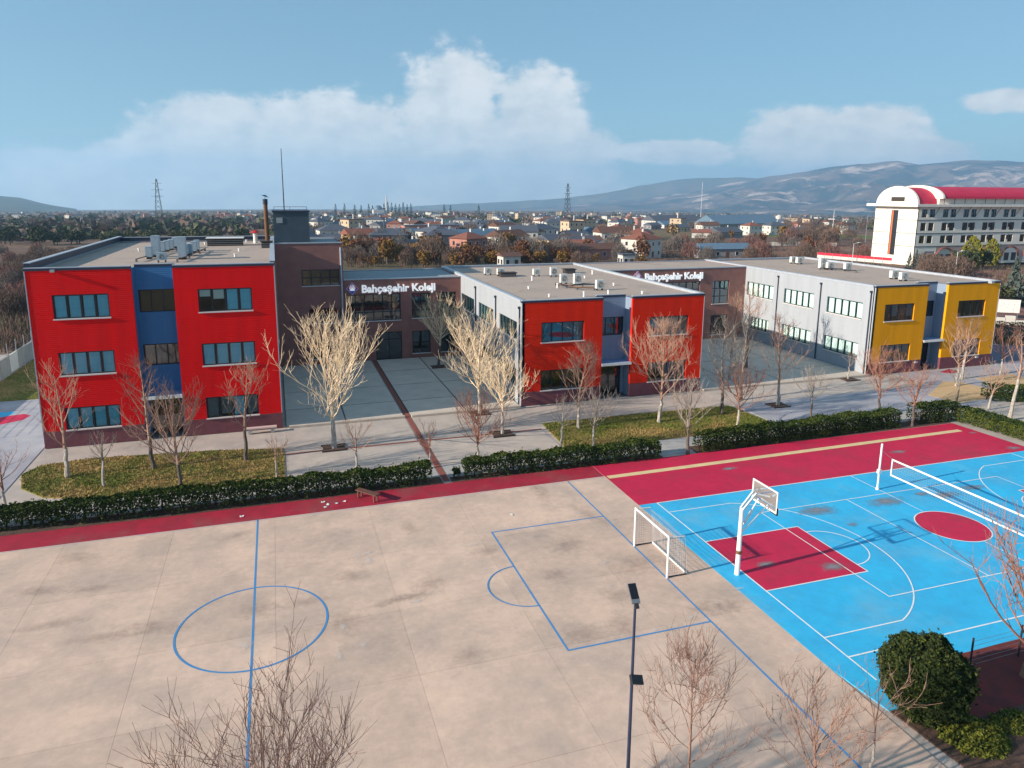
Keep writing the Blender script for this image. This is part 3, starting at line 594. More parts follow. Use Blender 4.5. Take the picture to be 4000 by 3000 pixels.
def block(name, label, X0, X1, Y0, Y1, H, front, recess, storeys, recess_mat, front_label, roof_z, side_left=None, par_left=.0, par_back=.0, par_front=.12, par_right=.25, wins=None, side_rows=(5.45,), rec_depth=1.35):
    """one wing of the school: two coloured front walls either side of a recessed bay"""
    b = thing(name, label, 'building', (X0, Y0, 0)); Wd, D = X1-X0, Y1-Y0
    r0, r1 = recess[0]-X0, recess[1]-X0
    for (a, c, wl) in ((0, r0, 0), (r1, Wd, 1)):
        holes = []
        for (u0, u1, v0, v1) in wins[wl]: holes.append((u0-X0-a, u1-X0-a, v0, v1))
        m = MB().wall(c-a, H-.16, [(h[0], h[1], h[2], h[3]) for h in holes], .25, 0, 1.2)
        obj('front_wall', m.mesh('front_wall', M[front]), b, (a, 0, 0), label=front_label if wl == 0 else None)
        obj('plinth', MB().box(a+.0, c-.0, -.02, .23, 0, 1.2).mesh('plinth', M['plinth']), b)
        obj('edge_trim', MB().box(a-.02, c+.02, -.035, .25, H-.16, H).mesh('edge_trim', M['dark_trim']), b)
        # white corner mouldings
        obj('corner_trim', MB().box((a-.02) if wl == 0 else (c-.05), (a+.05) if wl == 0 else (c+.02), -.025, .1, 1.2, H-.16).mesh('corner_trim', M['grey_panel']), b)
    rec_holes = []
    rw = r1-r0
    for (v0, v1) in storeys: rec_holes.append((.12, rw-.12, v0, v1))
    rec_holes.append((.25, rw-.25, .0, 2.75))
    m = MB().wall(rw, H-.16, rec_holes, .25, 0, 0)
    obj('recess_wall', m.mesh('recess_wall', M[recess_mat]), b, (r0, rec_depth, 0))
    for a, fl in ((r0, 0), (r1-.2 if False else r1, 1)):
        x0_, x1_ = (a-.2, a) if fl == 0 else (a, a+.2)
        obj('recess_side', MB().box(x0_+.001, x1_-.001, .251, rec_depth, 0, H-.16).mesh('recess_side', M[recess_mat if front == 'red_a' else 'shaded_grey_recess']), b)
    obj('edge_trim', MB().box(r0+.02, r1-.02, rec_depth-.03, rec_depth+.25, H-.16, H).mesh('edge_trim', M['dark_trim']), b)
    grille_canopy(b, r0+.02, r1-.02, rec_depth-.003, -.12, 3.2)
    entrance(b, r0+.25, rec_depth+.05, rw-.5, 2.7)
    # side and back walls
    if side_left:
        holes = []
        for v0, v1, wy0, wy1 in side_left: holes.append((Y1-wy1, Y1-wy0, v0, v1))
        lw_ = obj('side_wall', MB().wall(D, H-.14, holes, .25).mesh('side_wall', M['grey_panel']), b, (0, D, 0), -PI/2)
    else: obj('side_wall', MB().box(.001, .25, .26, D, 0, H-.14).mesh('side_wall', M['grey_panel']), b)
    obj('side_wall', MB().box(Wd-.25, Wd-.001, .26, D, 0, H-.14).mesh('side_wall', M['grey_panel']), b)
    obj('back_wall', MB().box(.26, Wd-.26, D-.25, D-.001, 0, H-.14).mesh('back_wall', M['grey_panel']), b)
    # roof sheet with the notch of the recess, and its upstands
    poly = [(.26, .26), (r0-.2, .26), (r0-.2, rec_depth+.26), (r1+.2, rec_depth+.26), (r1+.2, .26), (Wd-.26, .26), (Wd-.26, D-.26), (.26, D-.26)]
    obj('roof', MB().prism(poly, roof_z-.25, roof_z).mesh('roof', M['roof']), b)
    pf = MB()
    for a, c, y in ((0.0, r0+.0, 0), (r1, Wd, 0)): pf.box(a, c, y+.0, .32, H+.001, H+.05)
    pf.box(r0, r1, rec_depth+.0, rec_depth+.3, H+.001, H+.05)
    obj('coping', pf.mesh('coping', M['cap']), b)
    sides = MB().box(-.04, .30, .33, D+.04, H-.139, H+par_left).box(Wd-.30, Wd+.04, .33, D+.04, H-.139, H+par_right).box(.301, Wd-.301, D-.3, D+.04, H-.139, H+par_back)
    obj('parapet', sides.mesh('parapet', M['dark_trim'] if front == 'red_a' else M['cap']), b)
    obj('parapet_coping', MB().box(-.07, .33, .34, D+.07, H+par_left+.001, H+par_left+.05).box(Wd-.33, Wd+.07, .34, D+.07, H+par_right+.001, H+par_right+.05).box(.331, Wd-.331, D-.33, D+.07, H+par_back+.001, H+par_back+.05).mesh('parapet_coping', M['cap']), b)
    fs = MB()
    for z in [s[0]-1.35 for s in storeys]: fs.box(.3, Wd-.3, rec_depth+.3, D-.3, z-.2, z)
    fs.box(.3, Wd-.3, .3, D-.3, -.02, .02)
    obj('floor_slab', fs.mesh('floor_slab', M['slab']), b)
    pw = MB().box(.3, Wd-.3, 6.0, 6.15, .02, roof_z-.3)
    obj('partition', pw.mesh('partition', M['slab']), b)
    return b

# --- the three storey red block
AX0, AX1 = -16.05, -.15
rowsA = [(1.2, 2.82), (5.12, 6.78), (9.1, 10.78)]
wa = [[(-14.6, -11.15, a, c) for a, c in rowsA], [(-5.46, -1.8, a+.08 if a > 2 else a, c+.1 if a > 2 else c) for a, c in rowsA]]
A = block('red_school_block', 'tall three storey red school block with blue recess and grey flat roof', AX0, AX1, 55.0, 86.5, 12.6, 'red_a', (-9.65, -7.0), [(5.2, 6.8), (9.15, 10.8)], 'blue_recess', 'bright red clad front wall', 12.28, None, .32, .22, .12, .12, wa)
for s in (0, 1):
    for i, (u0, u1, v0, v1) in enumerate(wa[s]):
        bl = fullb(4, 'blind_blue')
        if s == 1 and i == 2: bl = [('blind_mint', .32), ('blind_mint', .45), ('blind_blue', 1.0), ('blind_blue', 1.0)]
        if s == 1 and i == 0: bl = [('blind_grey', 1.0), ('blind_grey', .9), ('blind_blue', 1.0), ('blind_grey', .95)]
        window(A, (u0-AX0, 0, v0), u1-u0, v1-v0, 4, 1, 0, 'frame', 'glass', bl, True, seed=i+s*5)
for i, (v0, v1) in enumerate([(5.2, 6.8), (9.15, 10.8)]):
    window(A, (-9.53-AX0, 1.35, v0), 2.41, v1-v0, 3, 1, 0, 'frame', 'glass_dark', fullb(3, 'blind_grey', .96) if i == 0 else None, False, seed=i)
# --- the two storey red block
BX0_, BX1_ = 19.15, 36.55
def wins2(L, Rr): return [[(L[0], L[1], 1.2, 2.98), (L[0], L[1], 5.38, 7.12)], [(Rr[0], Rr[1], 1.2, 3.0), (Rr[0], Rr[1], 5.4, 7.12)]]
sideB = [(5.45, 7.05, 56.25, 61.2), (5.45, 7.05, 63.15, 68.2), (5.45, 7.05, 70.0, 75.2), (1.35, 2.95, 56.4, 61.2), (1.35, 2.95, 63.3, 68.2), (1.35, 2.95, 70.3, 74.2)]
wb = wins2((20.9, 24.8), (31.1, 35.0))
B = block('red_school_wing', 'two storey orange red school wing with grey side wall and roof air conditioners', BX0_, BX1_, 55.0, 84.6, 9.0, 'red_b', (26.52, 29.35), [(5.4, 7.05)], 'shaded_grey_recess', 'orange red clad front wall', 8.82, sideB, .02, .02, .1, .02, wb)
for s in (0, 1):
    for i, (u0, u1, v0, v1) in enumerate(wb[s]):
        window(B, (u0-BX0_, 0, v0), u1-u0, v1-v0, 4, 1, 0, 'frame', 'glass_dark', fullb(4, 'blind_grey') if (s == 0 and i == 1) else [('blind_grey', .7), None, ('blind_grey', .5), None], True, seed=i+s*5+20)
window(B, (26.64-BX0_, 1.35, 5.4), 2.59, 1.65, 3, 1, 0, 'frame', 'glass_dark', None, False)
for v0, v1, y0, y1 in sideB:
    window(B, (0, y1-55.0, v0), y1-y0, v1-v0, 5, 1, -PI/2, 'frame_teal', 'glass_dark', fullb(5, 'blind_mint', 1.0) if (y0 > 62 and y0 < 69) else fullb(5, 'blind_grey', 1.0), True, seed=int(y0))
for y in (55.45, 62.25, 69.2): pipe(B, -.07, y-55, .1, 8.3)
# --- the yellow block
DX0, DX1 = 55.95, 72.45
wd = wins2((57.35, 61.1), (66.95, 70.65))
sideD = [(5.45, 7.15, 56.45, 61.35), (5.45, 7.15, 63.35, 68.2), (5.45, 7.15, 70.1, 75.1), (1.4, 2.98, 56.55, 61.35), (1.4, 2.98, 63.4, 68.15), (1.4, 2.9, 70.55, 74.0)]
D = block('yellow_school_block', 'two storey yellow fronted school block with light grey window side', DX0, DX1, 55.0, 84.6, 9.0, 'yellow', (62.7, 65.35), [(5.4, 7.05)], 'shaded_grey_recess', 'mustard yellow clad front wall', 8.82, sideD, .02, .02, .1, .02, wd)
for s in (0, 1):
    for i, (u0, u1, v0, v1) in enumerate(wd[s]):
        bl = [('blind_grey', .8), ('blind_blue', .75), ('blind_grey', .7), ('blind_blue', .8)] if (s == 0 and i == 1) else None
        window(D, (u0-DX0, 0, v0), u1-u0, v1-v0, 4, 1, 0, 'frame', 'glass_dark', bl, True, seed=i+s*5+40)
window(D, (62.82-DX0, 1.35, 5.4), 2.41, 1.65, 3, 1, 0, 'frame', 'glass_dark', None, False)
for v0, v1, y0, y1 in sideD:
    window(D, (0, y1-55.0, v0), y1-y0, v1-v0, 5, 1, -PI/2, 'frame_teal', 'glass', fullb(5, 'blind_mint', 1.0), True, seed=int(y0))
for y in (55.45, 62.35, 69.3): pipe(D, -.07, y-55, .1, 8.3)
obj('floodlight', MB().box(70.6-DX0, 71.0-DX0, -.45, -.02, 8.85, 9.1).mesh('floodlight', M['lens']), D)
obj('floodlight', MB().box(1.6, 1.85, -.32, -.04, 12.35, 12.52).mesh('floodlight', M['lens']), A)
# --- brown linking ranges
def link_block(name, label, X0, X1, H, wins, doors, Y0=75.5, Y1=84.55, roofm='roof'):
    b = thing(name, label, 'building', (X0, Y0, 0)); Wd, Dp = X1-X0, Y1-Y0
    holes = [(w[0]-X0, w[1]-X0, w[2], w[3]) for w in wins]+[(d[0]-X0, d[1]-X0, .0, d[2]) for d in doors]
    obj('front_wall', MB().wall(Wd, H-.1, holes, .25).mesh('front_wall', M['brown']), b)
    obj('back_wall', MB().box(0, Wd, Dp-.25, Dp, 0, H-.1).mesh('back_wall', M['brown']), b)
    obj('end_wall', MB().box(0, .2, .26, Dp-.26, 0, H-.1).box(Wd-.2, Wd, .26, Dp-.26, 0, H-.1).mesh('end_wall', M['brown']), b)
    obj('roof', MB().box(.0, Wd, .32, Dp-.02, H-.4, H-.12).mesh('roof', M[roofm]), b)
    obj('coping', MB().box(-.01, Wd+.01, -.06, .3, H-.099, H).box(-.01, Wd+.01, Dp-.2, Dp+.06, H-.099, H).mesh('coping', M['cap']), b)
    obj('floor_slab', MB().box(.3, Wd-.3, .3, Dp-.3, 3.5, 3.7).box(.3, Wd-.3, .3, Dp-.3, -.02, .02).mesh('floor_slab', M['slab']), b)
    obj('partition', MB().box(.3, Wd-.3, 4.0, 4.1, .02, H-.42).mesh('partition', M['slab']), b)
    for w in wins: window(b, (w[0]-X0, 0, w[2]), w[1]-w[0], w[3]-w[2], w[4], w[5], 0, 'frame', w[6], w[7], True, seed=int(w[0]))
    for d in doors: entrance(b, d[0]-X0, .06, d[1]-d[0], d[2]-.03)
    return b
tanb_ = [('blind_tan', .33), ('blind_tan', .33), ('blind_tan', .33), ('blind_mint', .12), ('blind_grey', .98), ('blind_grey', .98)]
C1 = link_block('brown_entrance_block', 'two storey brown linking block with wide grid window and dark entrance', 6.6, 19.13, 8.85,
    [(6.75, 12.5, 4.3, 7.2, 6, 3, 'glass_dark', tanb_), (13.7, 15.7, 4.4, 7.15, 2, 3, 'glass_dark', fullb(2, 'blind_grey')), (16.6, 18.6, 4.4, 7.15, 2, 3, 'glass_dark', fullb(2, 'blind_tan', .5)), (13.7, 15.7, .5, 3.0, 2, 2, 'glass_dark', fullb(2, 'blind_grey', .5)), (16.6, 18.6, .5, 3.0, 2, 2, 'glass_dark', None)], [(9.75, 12.55, 3.05)], roofm='roof_grey')
C2 = link_block('brown_link_block', 'two storey brown linking block between the orange red wing and the yellow block', 36.57, 55.9, 9.0,
    [(38.2, 42.4, 4.4, 7.2, 4, 3, 'glass_dark', fullb(4, 'blind_grey')), (43.7, 49.4, 4.4, 7.3, 6, 3, 'glass_dark', fullb(6, 'blind_grey', .98)), (51.2, 53.6, 4.4, 7.3, 2, 3, 'glass_dark', fullb(2, 'blind_blue')), (51.2, 53.6, .5, 3.0, 2, 2, 'glass_dark', None), (38.2, 42.4, .5, 3.0, 4, 2, 'glass_dark', None)], [(45.0, 48.0, 3.05)])
C0 = link_block('brown_stair_block', 'three storey brown block tucked behind the tall red block', -.1, 6.55, 12.75,
    [(2.4, 6.15, 8.3, 9.98, 4, 2, 'glass_dark', fullb(4, 'blind_tan', .95)), (3.0, 6.15, 4.35, 5.95, 4, 2, 'glass_dark', None), (3.0, 6.15, .6, 2.6, 4, 2, 'glass_dark', None)], [], 75.2, 84.5, roofm='roof_grey')
obj('corner_pipe', MB().tube([(6.45, -.1, .1), (6.45, -.1, 12.2)], .09, 8).mesh('corner_pipe', M['cap']), C0)
twr = obj('lift_tower', MB().box(.05, 3.55, 1.6, 7.6, 12.63, 15.75).mesh('lift_tower', mat('slate_cladding', (.055, .085, .11), (.045, .07, .09), scale=1, rough=.6)), C0)
obj('tower_coping', MB().box(-.06, 3.66, 1.49, 7.71, 15.751, 15.9).mesh('tower_coping', M['dark_trim']), twr)
obj('hatch', MB().box(.35, .95, 1.56, 1.598, 14.65, 15.2).mesh('hatch', M['roof_grey']), twr)
obj('railing', MB().box(.15, 3.4, 1.9, 1.96, 16.25, 16.3).box(.15, .2, 1.9, 1.95, 15.9, 16.25).box(1.7, 1.75, 1.9, 1.95, 15.9, 16.25).box(3.35, 3.4, 1.9, 1.95, 15.9, 16.25).mesh('railing', M['steel']), twr)
# school sign
def text_mesh(s, mat_, size=1.0, ext=.05, off=.034):
    cu = bpy.data.curves.new('t', 'FONT'); cu.body = s; cu.size = size; cu.extrude = ext; cu.offset = off; cu.resolution_u = 3
    o = bpy.data.objects.new('t', cu); col.objects.link(o); dg = bpy.context.evaluated_depsgraph_get(); dg.update()
    me = bpy.data.meshes.new_from_object(o.evaluated_get(dg)); bpy.data.objects.remove(o)
    me.materials.clear(); me.materials.append(mat_)
    xs = [v.co.x for v in me.vertices] or [0]; return me, min(xs), max(xs)
def emblem_mat():
    m = bpy.data.materials.new('emblem_print'); m.use_nodes = True; t = m.node_tree; b = t.nodes['Principled BSDF']; tc = t.nodes.new('ShaderNodeTexCoord'); s = t.nodes.new('ShaderNodeSeparateXYZ')
    t.links.new(tc.outputs['Object'], s.inputs[0]); cr = t.nodes.new('ShaderNodeValToRGB'); mr = t.nodes.new('ShaderNodeMapRange'); t.links.new(s.outputs[2], mr.inputs[0]); mr.inputs[1].default_value = -.62; mr.inputs[2].default_value = .62
    t.links.new(mr.outputs[0], cr.inputs[0]); e = cr.color_ramp.elements; e[0].color = (.07, .09, .5, 1); e[1].color = (.42, .02, .16, 1); e[0].position = .25; e[1].position = .6
    t.links.new(cr.outputs[0], b.inputs['Base Color']); b.inputs['Roughness'].default_value = .4; return m
EM = emblem_mat(); PINK = mat('emblem_border', (.78, .45, .66), (.55, .5, .85), scale=1, rough=.4)
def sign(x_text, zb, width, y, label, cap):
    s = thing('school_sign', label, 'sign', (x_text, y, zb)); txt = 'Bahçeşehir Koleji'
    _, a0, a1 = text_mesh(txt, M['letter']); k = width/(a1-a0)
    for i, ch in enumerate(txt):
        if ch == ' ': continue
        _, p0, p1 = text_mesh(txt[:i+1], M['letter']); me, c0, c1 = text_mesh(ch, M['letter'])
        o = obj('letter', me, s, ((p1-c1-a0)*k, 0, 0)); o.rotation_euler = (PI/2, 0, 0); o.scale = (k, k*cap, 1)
    e = obj('emblem', None, s, (-.98, 0, .45))
    b = MB(); r = .64
    for q in (0,): b.tube([(0, 0, r), (r, 0, 0), (0, 0, -r), (-r, 0, 0), (0, 0, r)], .001, 4)
    pts = [(0, r), (r, 0), (0, -r), (-r, 0)]
    def dia(r, y0, y1):
        m = MB(); P = [(0, r), (r, 0), (0, -r), (-r, 0)]
        m.face([(x, y0, z) for x, z in reversed(P)]); m.face([(x, y1, z) for x, z in P])
        for i in range(4):
            (xa, za), (xb, zb_) = P[i], P[(i+1) % 4]; m.face([(xa, y0, za), (xb, y0, zb_), (xb, y1, zb_), (xa, y1, za)])
        return m
    obj('border', dia(.66, -.02, .05).mesh('border', PINK), e); obj('panel', dia(.58, -.035, -.021).mesh('panel', EM), e)
    for kx in range(-3, 4):
        t = kx*.36; m = MB(); c = (0, -.12); L0, L1 = .1, .52-abs(kx)*.055; d = (math.sin(t), math.cos(t)); n = (d[1], -d[0]); w = .035
        m.face([(c[0]+d[0]*L0-n[0]*w*.5, -.04, c[1]+d[1]*L0-n[1]*w*.5), (c[0]+d[0]*L0+n[0]*w*.5, -.04, c[1]+d[1]*L0+n[1]*w*.5), (c[0]+d[0]*L1+n[0]*w, -.04, c[1]+d[1]*L1+n[1]*w), (c[0]+d[0]*L1, -.04, c[1]+d[1]*(L1+.06)), (c[0]+d[0]*L1-n[0]*w, -.04, c[1]+d[1]*L1-n[1]*w)][::-1])
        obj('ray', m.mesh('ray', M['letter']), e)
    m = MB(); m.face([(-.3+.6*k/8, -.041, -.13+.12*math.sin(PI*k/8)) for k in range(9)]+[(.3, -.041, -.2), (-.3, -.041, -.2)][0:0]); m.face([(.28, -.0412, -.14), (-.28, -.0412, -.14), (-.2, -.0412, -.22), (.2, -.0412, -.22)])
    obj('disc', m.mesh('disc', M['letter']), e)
    return s
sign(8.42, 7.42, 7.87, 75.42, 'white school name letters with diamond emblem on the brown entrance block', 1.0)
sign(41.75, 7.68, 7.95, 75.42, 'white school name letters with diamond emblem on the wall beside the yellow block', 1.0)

# ------------------------------------------------------------------ roof equipment
_ac = {}
def ac_unit(loc, w, h, d, grey, fans, label, group, rz=0):
    k = (round(w, 2), round(h, 2), grey, fans)
    t = thing('air_conditioner', label, 'air conditioner', loc, rz, group); bm = M['ac_grey' if grey else 'ac_body']
    if k not in _ac:
        body = MB().box(-w/2, w/2, 0, d, .18, h).box(-w/2-.01, w/2+.01, -.01, d+.01, h, h+.03)
        r = min(w*.4, (h-.25)/fans*.42); gr = MB(); hub = MB()
        for f in range(fans):
            zc = .2+(h-.22)*(f+.5)/fans; gr.disc((0, -.006, zc), r, 20)
            hub.disc((0, -.012, zc), r*.25, 10)
            for q in (.55, .8): ring_ = [(q*r*math.cos(2*PI*i/20), q*r*math.sin(2*PI*i/20)) for i in range(21)]; hub.tube([(x, -.012, zc+z) for x, z in ring_], .012, 4, 0, False)
        _ac[k] = (body.mesh('casing', bm), gr.mesh('fan', M['grille']), hub.mesh('fan_guard', bm), MB().box(-w/2+.05, -w/2+.13, .05, d-.05, 0, .18).box(w/2-.13, w/2-.05, .05, d-.05, 0, .18).mesh('foot', M['dark_steel']))
    a, b, c, f = _ac[k]; obj('casing', a, t); fa = obj('fan', b, t); obj('fan_guard', c, fa); obj('foot', f, t); return t
def unit_at(px, py, z, **k): x, y = gp(px, py, z); return ac_unit((x, y, z), **k)
ZA = 12.28
za = lambda x, y: (500+x*750/2212, 880+y*200/590)
Ga = 'roof units on the tall red block'
ULA = 'grey roof air conditioner in the cluster on the tall red block'
for x, y, h in ((285, 365, 1.75), (585, 392, 1.8)): unit_at(*za(x, y), ZA, w=.9, h=h, d=.62, grey=True, fans=2, rz=-PI/2, label='tall double fan grey roof unit on the tall red block', group='tall roof units on the tall red block')
for x, y in ((215, 388), (370, 322), (422, 303), (470, 288), (516, 262), (640, 352), (683, 345), (735, 318), (765, 298)): unit_at(*za(x, y), ZA, w=.78, h=1.0, d=.45, grey=True, fans=1, rz=-PI/2, label=ULA, group=Ga)
unit_at(*za(390, 430), ZA, w=.7, h=.75, d=.35, grey=True, fans=1, label='lone low grey roof unit at the front edge of the tall red block', group=None)
zb = lambda x, y: (1850+x*850/2212, 1000+y*180/468)
ZB = 8.82
for x, y, h in ((922, 288, 1.0), (1060, 300, 1.15), (1288, 350, .95), (818, 212, 1.0)): unit_at(*zb(x, y), ZB, w=.75, h=h, d=.38, grey=False, fans=1, label='white roof air conditioner standing on the orange red wing', group='roof units on the orange red wing')
for x, y in ((645, 208), (150, 195), (280, 205)): unit_at(*zb(x, y), ZB, w=.8, h=.8, d=.4, grey=False, fans=1, label='squat white roof unit towards the back of the orange red wing', group='squat roof units on the orange red wing')
zd = lambda x, y: (2800+x*1200/2212, 900+y*900/1659)
for x, y, h, f in ((767, 282, 1.35, 2),): unit_at(*zd(x, y), ZB, w=.95, h=h, d=.4, grey=False, fans=f, label='tall white double fan unit on the yellow block roof', group=None)
for x, y in ((820, 285), (948, 292), (1283, 352), (1352, 366), (557, 240), (600, 245)): unit_at(*zd(x, y), ZB, w=.9, h=.9, d=.4, grey=False, fans=1, label='white single fan roof unit on the yellow block', group='single fan units on the yellow block roof')
def pipe_rack(pts, z, label, m='dark_steel'):
    P = [gp(*p, z) for p in pts]; x0, y0 = P[0]
    t = thing('pipe_rack', label, 'pipes', (x0, y0, z))
    for k, dz in ((0, .22), (1, .26)): obj('pipe', MB().tube([(x-x0+.12*k, y-y0+.1*k, dz) for x, y in P], .035, 6).mesh('pipe', M[m]), t)
    s = MB()
    for x, y in P: s.box(x-x0-.02, x-x0+.14, y-y0-.02, y-y0+.02, 0, .2)
    obj('support', s.mesh('support', M['steel']), t)
pipe_rack([za(90, 425), za(240, 380), za(420, 330), za(560, 300)], ZA, 'thin pipe run between the grey units on the tall red block')
pipe_rack([za(560, 430), za(700, 380), za(820, 330), za(880, 295)], ZA, 'pipe run slanting away behind the tall grey roof units', 'rust')
pipe_rack([zb(830, 300), zb(940, 330), zb(1100, 310), zb(1290, 315)], ZB, 'pipe run linking white units on the orange red wing')
pipe_rack([zb(860, 310), zb(1050, 345), zb(1220, 350)], ZB, 'rusty pipe run at the front of the orange red wing roof', 'rust')
pipe_rack([zd(740, 285), zd(850, 290), zd(1000, 305)], ZB, 'pipe run beside the tall white unit on the yellow block')
def hatch_box(px, py, z, w, d, h, label, cover=False):
    x, y = gp(px, py, z); t = thing('roof_hatch', label, 'roof hatch', (x, y, z)); obj('curb', MB().box(-w/2, w/2, 0, d, 0, h).mesh('curb', M['louvre']), t)
    for k in range(3): obj('slat', MB().box(-w/2+.03, w/2-.03, -.03, -.002, h*(.15+.27*k), h*(.15+.27*k)+.05).mesh('slat', M['steel']), t)
    obj('lid', MB().box(-w/2-.12, w/2+.12, -.1, d+.1, h+.001, h+.08).mesh('lid', M['white' if cover else 'louvre']), t)
hatch_box(*za(1120, 238), ZA, 3.4, 1.6, .75, 'long dark louvred hatch with white lid on the tall red block', True)
hatch_box(*za(1600, 262), ZA, 1.0, .8, .6, 'small dark hatch at the back corner of the tall red block')
hatch_box(*zb(358, 214), ZB, 1.7, 1.0, .4, 'dark low hatch at the rear left of the orange red wing')
hatch_box(*zb(985, 180), ZB, 1.2, .9, .45, 'dark low hatch beside the rear white unit of the orange red wing')
def vent(px, py, z, h, label, group):
    x, y = gp(px, py, z); t = thing('vent_pipe', label, 'vent', (x, y, z), 0, group); obj('stack', MB().tube([(0, 0, 0), (0, 0, h)], .09, 10).mesh('stack', M['white']), t); obj('cowl', MB().tube([(0, 0, h), (0, 0, h+.06)], .13, 10).mesh('cowl', M['white']), t)
for x, y in ((595, 250), (852, 325), (1122, 415), (1370, 400), (1208, 187)): vent(*zb(x, y), ZB, .42, 'short white vent pipe on the orange red wing roof', 'vent pipes on the orange red wing')
for x, y in ((128, 300), (890, 225), (1282, 300), (1235, 365), (1365, 195)): vent(*za(x, y), ZA, .22, 'tiny vent stub on the tall red block roof', 'vent stubs on the tall red block')
for x, y in ((560, 335), (770, 415), (1130, 225), (1425, 300), (1715, 385)): vent(*zb(x, y), ZB, .2, 'tiny vent stub on the orange red wing roof', 'vent stubs on the orange red wing')
# chimney flue and mast
t = thing('flue_pipe', 'tall rust brown flue pipe with dark cap beside the slate tower', 'chimney', (-.75, 80, 12.28))
obj('stack', MB().tube([(0, 0, 0), (0, 0, 4.2)], .21, 12).mesh('stack', M['rust']), t); obj('collar', MB().tube([(0, 0, 4.2), (0, 0, 4.75)], .25, 12).mesh('collar', M['dark_trim']), t)
obj('rain_cap', MB().tube([(0, 0, 5.0), (.05, 0, 5.16)], [.42, .05], 12).box(-.02, .02, -.02, .02, 4.75, 5.02).mesh('rain_cap', M['dark_trim']), t)
t = thing('vent_stack', 'short white and red vent stack by the flue pipe', 'vent', (-2.0, 82.5, 12.28)); obj('stack', MB().tube([(0, 0, 0), (0, 0, 1.1)], .22, 12).mesh('stack', M['white']), t); obj('cap', MB().tube([(0, 0, 1.15), (0, 0, 1.4)], [.55, .1], 12).mesh('cap', M['red_paint']), t)
t = thing('antenna_mast', 'thin tall antenna mast on top of the slate tower', 'antenna', (1.08, 78, 15.9)); obj('mast', MB().tube([(0, 0, 0), (0, 0, 6.2)], [.06, .03], 8).mesh('mast', M['dark_steel']), t); obj('base_plate', MB().box(-.2, .2, -.2, .2, 0, .05).mesh('base_plate', M['steel']), t)

# ------------------------------------------------------------------ sports equipment
# football goal with net
t = thing('football_goal', 'white steel football goal with grey net on the blue goal line', 'goal', (16.72, 28.52, 0))
for s in (-1, 1): obj('post', MB().tube([(0, s*1.62, 0), (0, s*1.62, 2.06)], .055, 10).mesh('post', M['white_metal']), t)
obj('crossbar', MB().tube([(0, -1.66, 2.06), (0, 1.66, 2.06)], .055, 10).mesh('crossbar', M['white_metal']), t)
obj('base_bar', MB().tube([(1.05, -1.62, .05), (1.05, 1.62, .05)], .045, 8).mesh('base_bar', M['white_metal']), t)
for s in (-1, 1):
    obj('side_bar', MB().tube([(0, s*1.62, .05), (1.05, s*1.62, .05)], .03, 8).mesh('side_bar', M['dark_steel']), t)
    obj('top_bar', MB().tube([(0, s*1.62, 2.04), (.85, s*1.62, 2.0)], .025, 8).mesh('top_bar', M['white_metal']), t)
nm = MB(); cr_ = .006
for k in range(27):
    y = -1.62+3.24*k/26; nm.tube([(.0, y, 2.03), (.85, y, 1.95), (.98+.06*math.sin(k), y, 1.0), (1.05, y, .08)], cr_, 3, 0, False)
for k in range(17):
    z = .08+1.87*k/16; x = 1.05-.2*(z/1.95)**1.3; nm.tube([(x+.05*math.sin(j*.9+k), -1.62+3.24*j/8, z) for j in range(9)], cr_, 3, 0, False)
for s in (-1, 1):
    for k in range(8): nm.tube([(k*.13, s*1.62, .06), (k*.115, s*1.62, 2.02)], cr_, 3, 0, False)
    for k in range(16): nm.tube([(0, s*1.62, .08+k*.125), (1.05-.2*k/16, s*1.62, .08+k*.125)], cr_, 3, 0, False)
obj('net', nm.mesh('net', M['net']), t)
# basketball stand
t = thing('basketball_stand', 'white basketball stand with clear backboard on the blue court', 'basketball hoop', (20.08, 26.2, 0))
obj('pole', MB().tube([(0, 0, 0), (.02, .02, 1.2), (.04, .04, 3.35)], [.125, .115, .095], 12).mesh('pole', M['white_metal']), t)
obj('pad_band', MB().tube([(.015, .01, 1.06), (.02, .02, 1.22)], .135, 12).mesh('pad_band', M['rust']), t)
for s in (-1, 1):
    obj('arm', MB().bar((.04, .04+s*.1, 3.3), (.82, .2+s*.12, 3.95), .07, .09).bar((.82, .2+s*.12, 3.95), (1.5, .42+s*.45, 3.75), .05, .06).mesh('arm', M['white_metal']), t)
    obj('brace', MB().bar((.03, .03+s*.08, 2.15), (1.5, .42+s*.35, 3.3), .045, .06).mesh('brace', M['white_metal']), t)
obj('damper', MB().bar((.25, .06, 2.55), (.75, .2, 3.1), .09, .09).mesh('damper', M['white_metal']), t)
bo = (1.58, .42, 3.05)
bd = obj('backboard', MB().box(-.025, .025, -.92, .92, 0, .06).box(-.025, .025, -.92, .92, 1.02, 1.08).box(-.025, .025, -.92, -.86, .06, 1.02).box(-.025, .025, .86, .92, .06, 1.02).mesh('backboard', M['white_metal']), t, bo)
m = MB(); m.face([(0, -.87, .05), (0, .87, .05), (0, .87, 1.03), (0, -.87, 1.03)]); obj('board_panel', m.mesh('board_panel', M['acrylic']), bd)
obj('target_square', MB().box(.003, .012, -.3, .3, .15, .2).box(.003, .012, -.3, .3, .58, .63).box(.003, .012, -.3, -.25, .2, .58).box(.003, .012, .25, .3, .2, .58).mesh('target_square', M['white']), bd)
obj('edge_pad', MB().box(-.035, .035, -.95, -.5, -.05, .0).box(-.035, .035, -.96, -.925, -.05, .3).mesh('edge_pad', M['black']), bd)
obj('rim', MB().tube([(.38+.23*math.cos(2*PI*k/20), .23*math.sin(2*PI*k/20), .12) for k in range(21)], .012, 6).bar((.02, 0, .12), (.16, 0, .12), .1, .05).mesh('rim', M['white_metal']), bd)
hn = MB()
